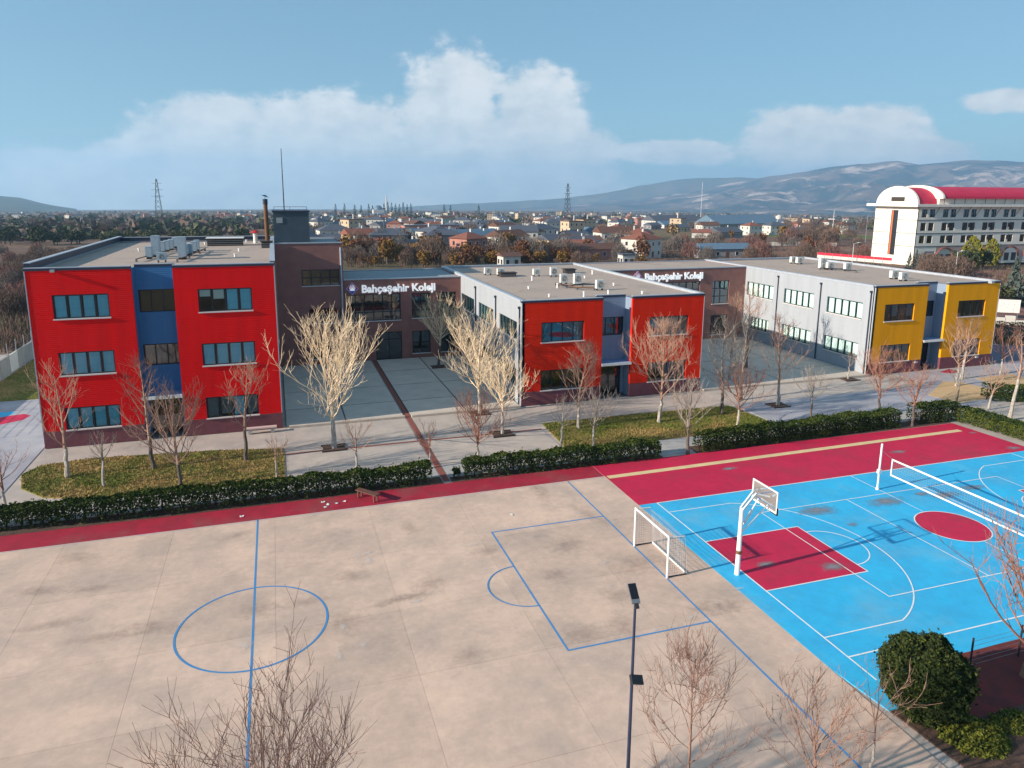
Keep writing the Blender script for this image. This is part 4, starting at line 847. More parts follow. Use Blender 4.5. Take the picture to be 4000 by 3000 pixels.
for k in range(12):
    a0, a1 = 2*PI*k/12, 2*PI*(k+1)/12
    for q in (a0, a1+.5): hn.tube([(.38+.22*math.cos(a0), .22*math.sin(a0), .11), (.38+.13*math.cos(q), .13*math.sin(q), -.28)], .006, 3, 0, False)
obj('hoop_net', hn.mesh('hoop_net', M['net']), bd)
# volleyball net and posts
GV = 'volleyball net posts'
posts = []
for y, lb in ((32.15, 'white volleyball post by the red run-off'), (21.85, 'white volleyball post by the near sideline of the blue court')):
    t = thing('volleyball_post', lb, 'net post', (34.42, y, 0))
    obj('post', MB().tube([(0, 0, 0), (0, 0, 2.95)], .06, 10).mesh('post', M['white_metal']), t); obj('winch', MB().box(-.1, .1, -.09, .09, 1.05, 1.3).mesh('winch', M['white_metal']), t); obj('base_sleeve', MB().tube([(0, 0, 0), (0, 0, .12)], .1, 10).mesh('base_sleeve', M['white_metal']), t)
t = thing('volleyball_net', 'volleyball net with white top and bottom tape across the blue court', 'net', (34.42, 27, 0))
obj('top_tape', MB().box(-.02, .02, -4.75, 4.3, 2.2, 2.29).mesh('top_tape', M['white']), t); obj('bottom_tape', MB().box(-.02, .02, -4.75, 4.3, 1.24, 1.32).mesh('bottom_tape', M['white']), t)
obj('side_tape', MB().box(-.021, .021, 4.25, 4.32, 1.24, 2.29).box(-.021, .021, -4.77, -4.7, 1.24, 2.29).mesh('side_tape', M['white']), t)
obj('head_cable', MB().tube([(0, -5.1, 2.3), (0, -4.75, 2.27)], .008, 4).tube([(0, 4.3, 2.27), (0, 5.1, 2.5)], .008, 4).mesh('head_cable', M['steel']), t)
nm = MB()
for k in range(60): y = -4.7+k*.15; nm.tube([(0, y, 1.3), (0, y, 2.22)], .004, 3, 0, False)
for k in range(7): nm.tube([(0, -4.7, 1.35+k*.13), (0, 4.25, 1.35+k*.13)], .004, 3, 0, False)
obj('mesh', nm.mesh('mesh', M['net']), t)
# lamp post with floodlight
t = thing('lamp_post', 'dark lamp post with flat solar head and small floodlight at the pitch edge', 'lamp post', (7.86, 14.0, 0))
obj('pole', MB().tube([(0, 0, 0), (0, 0, 3), (0, 0, 7.9)], [.06, .05, .032], 10).mesh('pole', M['lamp_blue']), t)
hd = obj('lamp_head', MB().box(-.105, .105, .1, .58, -.03, .04).mesh('lamp_head', M['steel']), t, (0, -.1, 7.9)); hd.rotation_euler = (R(42), 0, R(-6))
obj('solar_panel', MB().box(-.098, .098, .2, .57, .042, .05).mesh('solar_panel', mat('solar_cell', (.008, .008, .012), rough=.12, spec=.6)), hd)
obj('neck', MB().bar((0, -.02, 0), (0, .12, .01), .1, .06).mesh('neck', M['dark_steel']), hd)
fl = obj('floodlight', MB().box(-.19, .19, -.04, .04, -.11, .11).mesh('floodlight', M['lamp_black']), t, (.06, -.12, 5.95)); fl.rotation_euler = (R(-42), R(22), R(10))
m = MB(); m.box(-.15, .15, .041, .048, -.08, .08); obj('lens', m.mesh('lens', M['lens']), fl)
obj('bracket', MB().bar((0, .03, 0), (-.05, .12, 0), .05, .05).mesh('bracket', M['dark_steel']), fl)
# wooden bench by the hedge
t = thing('bench', 'small weathered brown bench on the red strip by the hedge', 'bench', (4.4, 39.9, 0), R(-50))
for k in range(3): obj('plank', MB().box(-.8, .8, -.2+.14*k, -.08+.14*k, .44, .49).mesh('plank', M['brown_wood']), t)
for s in (-1, 1): obj('leg', MB().box(s*.62-.04, s*.62+.04, -.17, -.1, 0, .44).box(s*.62-.04, s*.62+.04, .12, .19, 0, .44).box(s*.62-.04, s*.62+.04, -.1, .12, .36, .42).mesh('leg', M['brown_wood']), t)
for i, (px, py) in enumerate([(1262, 1962), (1280, 1972), (1315, 1967), (1345, 1960), (1272, 1982), (945, 2018), (1998, 2012)]):
    x, y = gp(px, py); pp_ = MB(); pp_.face([(-.12, -.08, .012), (.05, -.1, .02), (.13, .03, .05), (.02, .09, .014), (-.1, .06, .035)]); pp_.face([(-.12, -.08, .012), (-.1, .06, .035), (-.05, .0, .07)])
    tag(obj('paper_scrap', pp_.mesh('paper_scrap', M['white']), None, (x, y, .006), i*1.3), 'crumpled white paper scrap littering the red strip near the bench' if i < 5 else 'lone paper scrap on the concrete edge of the pitch', 'litter', 'paper scraps on the ground')
# stone bench at the foot of the tall red block
t = thing('stone_bench', 'pale slab bench at the foot of the tall red block', 'bench', (-1.7, 54.2, 0)); obj('seat', MB().box(-1.1, 1.1, -.2, .2, .36, .46).mesh('seat', mat('pale_pink_slab', (.6, .45, .42), rough=.8)), t)
for s in (-1, 1): obj('leg', MB().box(s*.8-.12, s*.8+.12, -.15, .15, 0, .36).mesh('leg', M['cwall']), t)
# small white rooftop lamps on the yellow front
for x in (61.9, 70.2):
    t = thing('wall_lamp', 'small pale floodlight low on the yellow block plinth', 'lamp', (x, 54.97, 1.0), 0, 'plinth lamps of the yellow block'); obj('housing', MB().box(-.16, .16, -.25, -.08, -.08, .08).mesh('housing', M['lens']), t); obj('bracket', MB().box(-.05, .05, -.08, .0, -.04, .04).mesh('bracket', M['dark_steel']), t)
# tree pits
for (x, y) in ((3.2, 49.2), (15.2, 54.1), (15.45, 48.6), (15.5, 70.5), (40.3, 48.8), (52.9, 54.2)):
    t = struct('tree_pit', MB().box(x-.75, x+.75, y-.55, y+.55, -.02, .075).mesh('tree_pit', M['soil']))
    obj('edging', MB().box(x-.85, x+.85, y-.65, y-.552, -.02, .1).box(x-.85, x+.85, y+.552, y+.65, -.02, .1).mesh('edging', M['louvre']), t)

# ------------------------------------------------------------------ bare trees
def grow(mb_t, mb_c, rnd, h, trunk_h, spread, n1, n2, n3, tr, style, tw=.011):
    """trunk into mb_t, limbs and twigs into mb_c"""
    lean = Vector((rnd.gauss(0, .03), rnd.gauss(0, .03), 1))
    top = lean*trunk_h; steps = 5
    P = [Vector((0, 0, -.05))]+[lean*(trunk_h*k/steps)+Vector((rnd.gauss(0, .03), rnd.gauss(0, .03), 0)) for k in range(1, steps+1)]
    mb_t.tube(P, [tr*1.25]+[tr*(1-.3*k/steps) for k in range(1, steps+1)], 7)
    def limb(p, d, ln, r, n, sides, mb, up, curl):
        pts = [Vector(p)]; dd = d.normalized()
        for k in range(n):
            dd = (dd+Vector((rnd.gauss(0, curl), rnd.gauss(0, curl), rnd.gauss(0, curl)+up))).normalized(); pts.append(pts[-1]+dd*(ln/n))
        mb.tube(pts, [max(tw*.6, r*(1-.8*k/n)) for k in range(n+1)], sides, 0, False); return pts
    # leader continues the trunk
    lead = limb(top, lean, (h-trunk_h)*.92, tr*.68, 6, 5, mb_c, .02, .05)
    for i in range(n1):
        f = (i+.5)/n1 if style == 'leader' else .5*rnd.random()**1.3
        k = min(int(f*6), 5); base = lead[k].lerp(lead[k+1], f*6-k)
        az = i*2.4+rnd.gauss(0, .3); el = rnd.uniform(.45, 1.0) if style == 'leader' else rnd.uniform(.55, 1.25)
        if style == 'vase': el = rnd.uniform(.3, 1.15)+.25*f
        d = Vector((math.cos(az)*math.cos(el), math.sin(az)*math.cos(el), math.sin(el)))
        ln = (spread*.5/max(.35, math.cos(el)))*(1-.55*f if style == 'leader' else 1)*rnd.uniform(.75, 1.1)
        ln = min(ln, (h-base.z)*1.02)
        L1 = limb(base, d, ln, tr*.29*(1-.4*f), 6, 4, mb_c, .11, .09)
        for j in range(n2):
            g = .2+.75*(j+rnd.random())/n2; k = min(int(g*6), 5); b2 = L1[k].lerp(L1[k+1], g*6-k); pd = (L1[k+1]-L1[k]).normalized()
            sd = Vector((rnd.gauss(0, 1), rnd.gauss(0, 1), rnd.gauss(.35, .6))); d2 = (pd*.9+sd.normalized()*.75).normalized()
            L2 = limb(b2, d2, ln*rnd.uniform(.25, .5)*(1.15-g*.5), max(tw*1.2, tr*.12), 4, 3, mb_c, .13, .13)
            for q in range(n3):
                g3 = .15+.85*rnd.random(); k3 = min(int(g3*4), 3); b3 = L2[k3].lerp(L2[k3+1], g3*4-k3); pd3 = (L2[k3+1]-L2[k3]).normalized()
                d3 = (pd3+Vector((rnd.gauss(0, .6), rnd.gauss(0, .6), rnd.gauss(.3, .4)))).normalized()
                limb(b3, d3, rnd.uniform(.35, .9)*min(1, h/7), tw, 2, 3, mb_c, .16, .14)
_tv = {}
def bare_tree(loc, h, spread, style, bark, seed, label, group=None, trunk='trunk_pale', dens=1.0, trf=.3, lean=(0, 0), name='bare_tree', tr=None, tw=.011):
    key = (style, seed % 4, round(h/1.5), round(spread/1.5), bark, trunk, dens, trf)
    if key not in _tv:
        rnd = random.Random(seed*31+7); a, b = MB(), MB(); n1 = int((19 if style == 'leader' else 17)*dens)
        hg = h*(.86 if style == 'vase' else .93)
        grow(a, b, rnd, hg, h*trf, spread, n1, max(4, int(7*dens)), max(2, int(4*dens)), tr or .016*h+.025, style, tw)
        _tv[key] = (a.mesh('trunk', M[trunk]), b.mesh('crown', M[bark]), h, spread)
    a, b, h0, s0 = _tv[key]
    t = thing(name, label, 'tree', loc, seed*1.7 % 6.28, group); t.scale = (spread/s0, spread/s0, h/h0)
    if lean != (0, 0): t.rotation_euler = (lean[0], lean[1], 0)
    obj('trunk', a, t); obj('crown', b, t); return t
BT = [
 # x, y, h, spread, style, bark, trunk, density, trunk fraction, label
 (-15.2, 44.2, 4.3, 3.4, 'vase', 'bark_red', 'trunk_pale', .7, .3, 'small bare tree beside the grey west yard behind the hedge'),
 (-13.2, 48.8, 8.2, 4.6, 'leader', 'bark_pink', 'trunk_pale', .75, .25, 'slender bare tree on the corner lawn before the tall red block'),
 (-10.7, 46.5, 4.2, 3.0, 'vase', 'bark_grey', 'trunk_pale', .5, .4, 'thin bare sapling with grey twigs on the patchy lawn'),
 (-8.3, 48.8, 8.4, 4.8, 'leader', 'bark_pink', 'trunk_dark', .8, .25, 'upright bare tree with dark trunk facing the blue recess'),
 (-6.2, 44.8, 7.0, 6.4, 'vase', 'bark_pink', 'trunk_dark', 1.0, .22, 'broad many limbed bare tree on the lawn against the hedge'),
 (-2.6, 48.5, 7.6, 4.8, 'leader', 'bark_pink', 'trunk_dark', .8, .3, 'bare tree with pale twigs before the lower right window of the tall red block'),
 (-.7, 44.6, 3.2, 2.6, 'vase', 'bark_pink', 'trunk_pale', .5, .4, 'low bare sapling at the lawn edge beside the paved walk'),
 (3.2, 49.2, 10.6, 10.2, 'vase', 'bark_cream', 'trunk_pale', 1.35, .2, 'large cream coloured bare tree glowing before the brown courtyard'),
 (4.2, 44.1, 4.2, 3.4, 'vase', 'bark_pink', 'trunk_pale', .55, .35, 'small forked bare tree behind the hedge near the bench'),
 (8.9, 43.6, 3.6, 2.4, 'vase', 'bark_red', 'trunk_pale', .5, .3, 'spindly sapling beside the red brick strip'),
 (12.0, 43.3, 5.6, 5.4, 'vase', 'bark_red', 'trunk_pale', 1.1, .25, 'vase shaped reddish bare tree at the end of the second hedge'),
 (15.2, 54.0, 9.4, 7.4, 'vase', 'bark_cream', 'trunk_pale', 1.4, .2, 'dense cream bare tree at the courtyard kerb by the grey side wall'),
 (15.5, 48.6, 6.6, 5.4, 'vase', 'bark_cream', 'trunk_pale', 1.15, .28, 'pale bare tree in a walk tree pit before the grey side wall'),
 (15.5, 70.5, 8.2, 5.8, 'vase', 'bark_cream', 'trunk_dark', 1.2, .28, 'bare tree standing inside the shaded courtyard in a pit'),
 (18.2, 43.9, 4.6, 3.0, 'vase', 'bark_grey', 'trunk_pale', .55, .4, 'thin grey sapling at the near corner of the second lawn'),
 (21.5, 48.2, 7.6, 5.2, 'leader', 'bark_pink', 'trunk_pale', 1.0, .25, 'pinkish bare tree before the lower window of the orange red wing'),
 (20.6, 43.7, 5.0, 4.6, 'vase', 'bark_grey', 'trunk_pale', .8, .3, 'spreading grey bare tree at the edge of the second lawn'),
 (28.2, 47.7, 9.3, 8.0, 'leader', 'bark_pink', 'trunk_pale', 1.3, .22, 'large upright bare tree on the second lawn before the orange red wing'),
 (26.6, 40.95, 6.0, 6.0, 'vase', 'bark_grey', 'trunk_dark', .9, .3, 'bare tree rooted in the gap between two hedges'),
 (34.2, 48.0, 9.0, 5.2, 'leader', 'bark_grey', 'trunk_dark', .9, .22, 'tall grey bare tree at the far end of the second lawn'),
 (33.4, 44.8, 5.8, 6.0, 'vase', 'bark_red', 'trunk_pale', 1.0, .25, 'reddish spreading bare tree at the lawn corner behind the third hedge'),
 (40.3, 48.8, 8.8, 5.0, 'leader', 'bark_pink', 'trunk_pale', .9, .24, 'bare tree in a walk pit before the second courtyard'),
 (40.0, 44.5, 4.8, 5.4, 'vase', 'bark_grey', 'trunk_dark', .8, .3, 'low spreading bare tree on the grey forecourt behind the third hedge'),
 (46.6, 44.2, 6.2, 7.0, 'vase', 'bark_red', 'trunk_dark', 1.0, .22, 'wide reddish bare tree before the corner of the yellow block'),
 (46.8, 41.1, 5.6, 5.2, 'vase', 'bark_red', 'trunk_dark', .85, .3, 'bare tree in the gap beside the fourth hedge'),
 (52.9, 54.3, 3.0, 2.2, 'vase', 'bark_grey', 'trunk_pale', .5, .4, 'thin sapling at the kerb by the light grey side wall'),
 (63.9, 51.2, 7.0, 5.2, 'vase', 'bark_pink', 'trunk_pale', .9, .4, 'white trunked bare tree by the sand bed before the yellow block'),
 (55.5, 44.6, 3.8, 3.0, 'vase', 'bark_grey', 'trunk_dark', .5, .35, 'small bare sapling at the near tip of the sand bed'),
 (56.8, 42.7, 5.0, 4.0, 'vase', 'bark_pink', 'trunk_pale', .6, .25, 'forked pale bare sapling behind the corner hedge'),
 (55.7, 40.0, 8.2, 3.8, 'leader', 'bark_pink', 'trunk_pale', .7, .45, 'tall white trunked bare tree leaning beyond the corner hedge'),
 (58.4, 39.6, 6.6, 4.0, 'leader', 'bark_pink', 'trunk_pale', .6, .4, 'bare tree with pale trunk beyond the leaning white trunk'),
 (38.3, 51.2, 8.6, 5.0, 'leader', 'bark_grey', 'trunk_dark', .9, .22, 'grey bare tree at the corner of the orange red wing'),
 (41.5, 57.5, 9.4, 5.4, 'leader', 'bark_pink', 'trunk_pale', .9, .22, 'pinkish bare tree inside the second courtyard'),
 (46.0, 61.0, 9.8, 5.4, 'leader', 'bark_pink', 'trunk_dark', .9, .22, 'tall bare tree deep in the second courtyard under the name sign'),
 (61.0, 49.3, 6.0, 4.4, 'vase', 'bark_pink', 'trunk_pale', .8, .28, 'bare tree before the lower left yellow wall window'),
 (69.5, 51.5, 5.6, 4.4, 'vase', 'bark_red', 'trunk_pale', .8, .28, 'bare tree by the far sand bed at the yellow block corner'),
]
for i, (x, y, h, s, st, bk, tk, dn_, tf, lb) in enumerate(BT):
    if st == 'leader': h *= .93; s *= .92
    bare_tree((x, y, .0), h, s, st, bk, i+1, lb, 'bare trees between the hedge and the school', tk, dn_, tf, (0, .13) if 'leaning' in lb else (0, 0))
# foreground trees: only their crowns rise into the picture
bare_tree((-1.0, 14.4, 0), 8.3, 5.4, 'vase', 'bark_dark', 101, 'large dark bare tree rising before the centre circle', 'bare trees at the near edge of the pitch', 'trunk_dark', 1.5, .2, tr=.085, tw=.0075)
bare_tree((9.8, 14.2, 0), 6.5, 4.2, 'leader', 'bark_dark', 102, 'bare tree with pale trunk beside the lamp post', 'bare trees at the near edge of the pitch', 'trunk_pale', 1.05, .3, tr=.07, tw=.007)
bare_tree((13.6, 13.6, 0), 5.2, 4.4, 'vase', 'bark_dark', 103, 'low bare tree at the near end of the goal line', 'bare trees at the near edge of the pitch', 'trunk_pale', 1.0, .3, tr=.065, tw=.007)
bare_tree((16.6, 14.6, 0), 4.6, 3.2, 'vase', 'bark_dark', 104, 'thin bare tree close to the clipped round bush', 'bare trees at the near edge of the pitch', 'trunk_pale', .5, .3, tr=.05, tw=.006)
bare_tree((26.0, 16.7, 0), 7.2, 7.2, 'vase', 'bark_red', 105, 'thick limbed reddish bare tree behind the round bush', 'bare trees at the near edge of the pitch', 'bark_red', 1.0, .14, tr=.17)

# ------------------------------------------------------------------ hedges and bushes
def leaf(mb, rnd, p, s, m=0):
    a, b, c = rnd.uniform(0, 6.28), rnd.uniform(-1, 1), rnd.uniform(0, 6.28)
    r = math.sqrt(1-b*b); n = Vector((r*math.cos(a), r*math.sin(a), b)); u = n.orthogonal().normalized(); w = n.cross(u)
    u2 = u*math.cos(c)+w*math.sin(c); w2 = n.cross(u2); s *= rnd.uniform(.7, 1.3); p = Vector(p)
    mb.face([p-u2*s, p+w2*s*.55, p+u2*s, p-w2*s*.55], m)
def hedge(pts, width, h, label, seed, dens=1000, low=.42, mats=('hedge', 'hedge_y'), sunny=.16):
    x0, y0 = pts[0]; t = thing('hedge', label, 'hedge', (x0, y0, 0), 0, 'clipped hedges along the court'); rnd = random.Random(seed); F, S = MB(), MB()
    for (ax, ay), (bx, by) in zip(pts, pts[1:]):
        L = math.hypot(bx-ax, by-ay); ux, uy = (bx-ax)/L, (by-ay)/L; nx, ny = -uy, ux
        for _ in range(int(L*dens)):
            s = rnd.random()*L; n = mnoise.noise(Vector((s*.9+ax, ay, seed)))*.13+mnoise.noise(Vector((s*2.7+ax, ay, seed)))*.07
            hh = h+n*1.5+(abs(rnd.gauss(0, .09)) if rnd.random() < .12 else 0); q = rnd.random(); v = rnd.uniform(-1, 1)
            if q < .33: z = hh-abs(rnd.gauss(0, .06)); v *= width/2
            elif q < .85: v = (1 if rnd.random() < .35 else -1)*(width/2+n*.5)*(1-abs(rnd.gauss(0, .08))); z = rnd.uniform(.05, hh)
            else: z = rnd.uniform(.2, hh); v *= width/2
            z = min(z, hh-.12*abs(v/(width/2))**4*1.5)
            if z < low+mnoise.noise(Vector((s*1.6+ax, 9, seed)))*.3 and (rnd.random() < .8): continue
            x, y = ax+ux*s+nx*v-x0, ay+uy*s+ny*v-y0
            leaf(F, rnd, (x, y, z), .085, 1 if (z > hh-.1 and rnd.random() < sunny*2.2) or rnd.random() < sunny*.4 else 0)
        # the dark inside of the hedge
        k = 0
        while k*.55 < L:
            s = k*.55+rnd.uniform(0, .3); v = rnd.uniform(-.2, .2)*width; x, y = ax+ux*s+nx*v-x0, ay+uy*s+ny*v-y0
            for q in range(3): S.tube([(x, y, -.02), (x+rnd.gauss(0, .1), y+rnd.gauss(0, .1), .45), (x+rnd.gauss(0, .22), y+rnd.gauss(0, .18), h*.85)], [.035, .025, .01], 4, 0, False)
            k += 1
    obj('foliage', F.mesh('foliage', [M[mats[0]], M[mats[1]]]), t); obj('stem', S.mesh('stem', M['stem']), t)['kind'] = 'stuff'
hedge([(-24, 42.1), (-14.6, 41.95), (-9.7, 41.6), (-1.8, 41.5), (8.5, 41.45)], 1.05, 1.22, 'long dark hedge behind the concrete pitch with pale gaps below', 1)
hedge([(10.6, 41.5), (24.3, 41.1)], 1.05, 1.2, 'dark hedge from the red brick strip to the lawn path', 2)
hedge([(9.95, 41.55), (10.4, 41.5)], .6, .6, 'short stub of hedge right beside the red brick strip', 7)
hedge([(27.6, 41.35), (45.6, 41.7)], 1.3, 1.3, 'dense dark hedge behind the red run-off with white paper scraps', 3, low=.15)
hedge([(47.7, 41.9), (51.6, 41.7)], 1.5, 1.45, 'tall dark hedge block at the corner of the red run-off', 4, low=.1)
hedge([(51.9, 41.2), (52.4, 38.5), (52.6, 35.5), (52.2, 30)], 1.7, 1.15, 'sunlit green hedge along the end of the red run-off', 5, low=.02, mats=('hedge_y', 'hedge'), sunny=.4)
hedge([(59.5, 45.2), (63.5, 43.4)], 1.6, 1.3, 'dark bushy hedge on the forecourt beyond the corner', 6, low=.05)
def bush(name, loc, rx, ry, rz_, n, s, mats, label, cat='bush', seed=1, group=None, flat=0):
    t = thing(name, label, cat, loc, 0, group); rnd = random.Random(seed); F = MB()
    for _ in range(n):
        a, b = rnd.uniform(0, 2*PI), rnd.uniform(-1 if not flat else 0, 1); r = math.sqrt(1-b*b); q = 1-abs(rnd.gauss(0, .09)) if rnd.random() < .85 else rnd.uniform(.3, .9)
        d = Vector((r*math.cos(a), r*math.sin(a), b)); q *= 1+.2*mnoise.noise(d*2.2+Vector((seed, 0, 0)))+.12*mnoise.noise(d*6)+(abs(rnd.gauss(0, .07)) if rnd.random() < .08 else 0)
        leaf(F, rnd, (d.x*rx*q, d.y*ry*q, (rz_ if not flat else 0)+d.z*rz_*q), s, 0 if rnd.random() < .88 else 1)
    obj('foliage', F.mesh('foliage', [M[m] for m in mats]), t)
    S = MB()
    for k in range(5): S.tube([(rnd.gauss(0, .08), rnd.gauss(0, .08), -.05), (rnd.gauss(0, rx*.35), rnd.gauss(0, ry*.35), rz_*1.2*(.6 if flat else 1))], [.06, .015], 5, 0, False)
    obj('stem', S.mesh('stem', M['stem']), t); return t
bush('round_bush', (20.55, 16.35, 0), 1.42, 1.42, 1.42, 24000, .062, ('ball', 'hedge_y'), 'large clipped round bush at the corner of the blue court', seed=3)
bush('creeping_shrub', (21.3, 14.9, 0), 1.1, .9, .42, 4200, .06, ('cover', 'ball'), 'low yellow green creeping shrub at the foot of the round bush', seed=4, flat=1)
bush('creeping_shrub', (23.2, 15.0, 0), .9, .6, .22, 900, .06, ('cover', 'hedge'), 'thin creeping shrub on the dark soil beside the pitch corner', seed=6, flat=1)
# wire fence along the near side of the court
t = thing('wire_fence', 'low wire fence with dark posts along the near edge of the blue court', 'fence', (24.3, 17.6, 0))
for k in range(9): obj('post', MB().tube([(k*2.6, k*.05, 0), (k*2.6, k*.05, 1.35)], .04, 6).mesh('post', M['dark_steel']), t)
for k in range(6): obj('wire', MB().tube([(0, 0, .2+k*.2), (20.8, .4, .2+k*.2)], .008, 4).mesh('wire', M['steel']), t)
# boundary wall and fence west of the red block
t = thing('boundary_wall', 'grey concrete panel wall with fence posts west of the tall red block', 'wall', (-25.7, 58, 0))
for k in range(13):
    h = hgt(-25.7, 59+k*2.5); obj('panel', MB().box(-.08, .08, k*2.5+.03, k*2.5+2.47, h-.05, h+1.72).mesh('panel', M['cwall'] if k != 9 else M['white']), t, label='whitewashed wall panel' if k == 9 else None)
    obj('post', MB().box(-.11, .11, k*2.5-.07, k*2.5+.028, h-.05, h+1.8).tube([(0, k*2.5-.02, h+1.8), (0, k*2.5-.02, h+2.9)], .03, 6).mesh('post', M['cwall']), t)
for k in range(4): obj('wire', MB().tube([(0, 0, 2.0+k*.28), (0, 30, 2.0+k*.28-.3)], .012, 4).mesh('wire', M['steel']), t)

# ------------------------------------------------------------------ background vegetation
def leafmat(name, a, b): return mat(name, a, b, scale=.8, rough=.85, spec=.1, detail=3)
V = {'olive': leafmat('olive_leaf', (.075, .085, .045), (.11, .115, .065)), 'dark': leafmat('dark_leaf', (.035, .048, .025), (.06, .075, .036)), 'ochre': leafmat('ochre_leaf', (.22, .12, .03), (.14, .085, .03)),
     'rust': leafmat('rust_leaf', (.17, .075, .04), (.10, .055, .035)), 'brown': leafmat('brown_twig', (.17, .115, .09), (.115, .085, .072)), 'plum': leafmat('plum_twig', (.22, .11, .095), (.15, .09, .08)),
     'lime': leafmat('yellow_conifer', (.20, .19, .02), (.13, .14, .02)), 'spruce': leafmat('spruce_needle', (.075, .10, .09), (.12, .145, .13)), 'cypress': leafmat('cypress_leaf', (.02, .035, .022), (.03, .05, .03)), 'grey': leafmat('grey_twig', (.17, .14, .125), (.12, .105, .10))}
_cv = {}
def crown_mesh(kind, shape, n, s, seed):
    key = (kind, shape, n, seed)
    if key in _cv: return _cv[key]
    rnd = random.Random(seed*7+n); F = MB(); lobes = [(Vector((rnd.uniform(-.45, .45), rnd.uniform(-.45, .45), rnd.uniform(-.3, .45))), rnd.uniform(.4, .65)) for _ in range(7)]
    for _ in range(n):
        if shape == 'round':
            c, r = lobes[rnd.randrange(7)]; d = Vector((rnd.gauss(0, 1), rnd.gauss(0, 1), rnd.gauss(0, 1))).normalized(); p = c+d*r*(1-abs(rnd.gauss(0, .18))); p = Vector((p.x, p.y, 1+p.z*.95))
        elif shape == 'cone':
            z = rnd.random()**1.4; a = rnd.uniform(0, 6.28); r = (1-z)*(.75+.25*math.sin(z*34))*(1-abs(rnd.gauss(0, .15))); p = Vector((r*math.cos(a), r*math.sin(a), z*2))
        elif shape == 'column':
            z = rnd.random(); a = rnd.uniform(0, 6.28); r = math.sin(PI*min(1, z*.85+.15))**.7*(1-abs(rnd.gauss(0, .12))); p = Vector((r*math.cos(a), r*math.sin(a), z*2))
        else:   # wispy: upright twigs
            a = rnd.uniform(0, 6.28); r = math.sqrt(rnd.random()); z = rnd.uniform(.15, 1)*(1.9-.8*r*r); p = Vector((r*math.cos(a), r*math.sin(a), z))
            w = s*.16; q = p+Vector((rnd.gauss(0, .12), rnd.gauss(0, .12), s*2.2)); b = rnd.uniform(0, PI); u = Vector((math.cos(b), math.sin(b), 0))*w
            F.face([p-u, p+u, q]); continue
        leaf(F, rnd, p, s)
    _cv[key] = F.mesh('crown', V[kind]); return _cv[key]
_trk = MB().tube([(0, 0, -.15), (0, 0, .5), (.03, 0, 1.0)], [.09, .07, .04], 6).mesh('trunk', M['trunk_dark'])
rnd = random.Random(77)
VN = {'olive': ('olive_tree', 'grey green olive tree'), 'dark': ('evergreen_tree', 'dark green rounded tree'), 'ochre': ('autumn_tree', 'ochre leaved autumn tree'), 'rust': ('autumn_tree', 'rusty brown autumn tree'), 'brown': ('bare_tree', 'brown leafless tree'), 'plum': ('fruit_tree', 'reddish leafless fruit tree'), 'grey': ('bare_tree', 'grey leafless tree'), 'lime': ('conical_shrub', 'yellow green conical evergreen'), 'spruce': ('spruce_tree', 'blue green spruce'), 'cypress': ('cypress_tree', 'dark narrow cypress')}
SH = {'olive': 'round', 'dark': 'round', 'ochre': 'round', 'rust': 'round', 'brown': 'wispy', 'plum': 'wispy', 'grey': 'wispy', 'lime': 'column', 'spruce': 'cone', 'cypress': 'column'}
def veg(kind, x, y, z, r, h, where, group, n=None):
    nm, lb = VN[kind]; d = math.hypot(x, y); n = n or (420 if d < 260 else 200 if d < 700 else 90)
    s = .13 if n > 300 else .17 if n > 120 else .24
    if SH[kind] == 'wispy': n = n*3
    t = thing(nm, lb+' '+where, 'tree', (x, y, z), rnd.uniform(0, 6), group); t.scale = (r, r, h/2)
    obj('crown', crown_mesh(kind, SH[kind], n, s, rnd.randrange(3)), t); obj('trunk', _trk, t); return t
def scatter(n, x0, x1, y0, y1, kinds, hr, where, group, wr=.5, pw=1.0):
    for _ in range(n):
        px = rnd.uniform(x0, x1); py = y0+(y1-y0)*rnd.random()**pw; x, y, z = gt(px, py); k = rnd.choice(kinds); h = rnd.uniform(*hr); veg(k, x, y, z, h*wr*rnd.uniform(.8, 1.2), h, where, group)
scatter(34, 430, 960, 930, 952, ['olive', 'olive', 'olive', 'dark'], (5, 7.5), 'in the grove beyond the tall red block', 'grove trees beyond the tall red block')
scatter(10, 0, 160, 935, 962, ['dark'], (7.5, 9.5), 'in the thick clump at the edge of the western fields', 'dark clump in the western fields')
scatter(14, 200, 440, 925, 955, ['dark', 'olive'], (5, 7.5), 'between the dark clump and the grove', 'scattered trees of the western fields')
scatter(60, 0, 330, 985, 1250, ['plum', 'brown', 'brown', 'grey'], (2.6, 4.2), 'in the orchard west of the tall red block', 'orchard trees west of the school', .55)
scatter(34, 0, 1050, 835, 912, ['dark', 'brown', 'olive', 'brown', 'grey'], (6, 9), 'far out on the western plain', 'trees of the western plain')
scatter(52, 1360, 2560, 975, 1032, ['ochre', 'rust', 'brown', 'ochre', 'grey'], (5, 8.5), 'in the gardens behind the school', 'garden trees behind the school')
scatter(44, 1340, 1960, 985, 1046, ['ochre', 'rust', 'grey', 'brown', 'ochre'], (3.5, 6), 'behind the roof of the brown entrance block', 'garden trees behind the brown entrance block')
scatter(46, 1370, 2600, 1012, 1048, ['ochre', 'rust', 'ochre', 'brown'], (3, 5), 'close behind the link roofs', 'garden trees close behind the link roofs')
scatter(44, 2560, 3420, 945, 1030, ['brown', 'plum', 'rust', 'grey'], (4, 7), 'in the thicket beyond the yellow block', 'thicket beyond the yellow block')
scatter(26, 3060, 3400, 880, 960, ['brown', 'plum', 'brown'], (7, 10), 'in the wood beside the white building', 'wood beside the white building')
scatter(40, 1220, 3300, 850, 940, ['brown', 'dark', 'ochre', 'grey'], (5, 9), 'among the town houses', 'town trees')
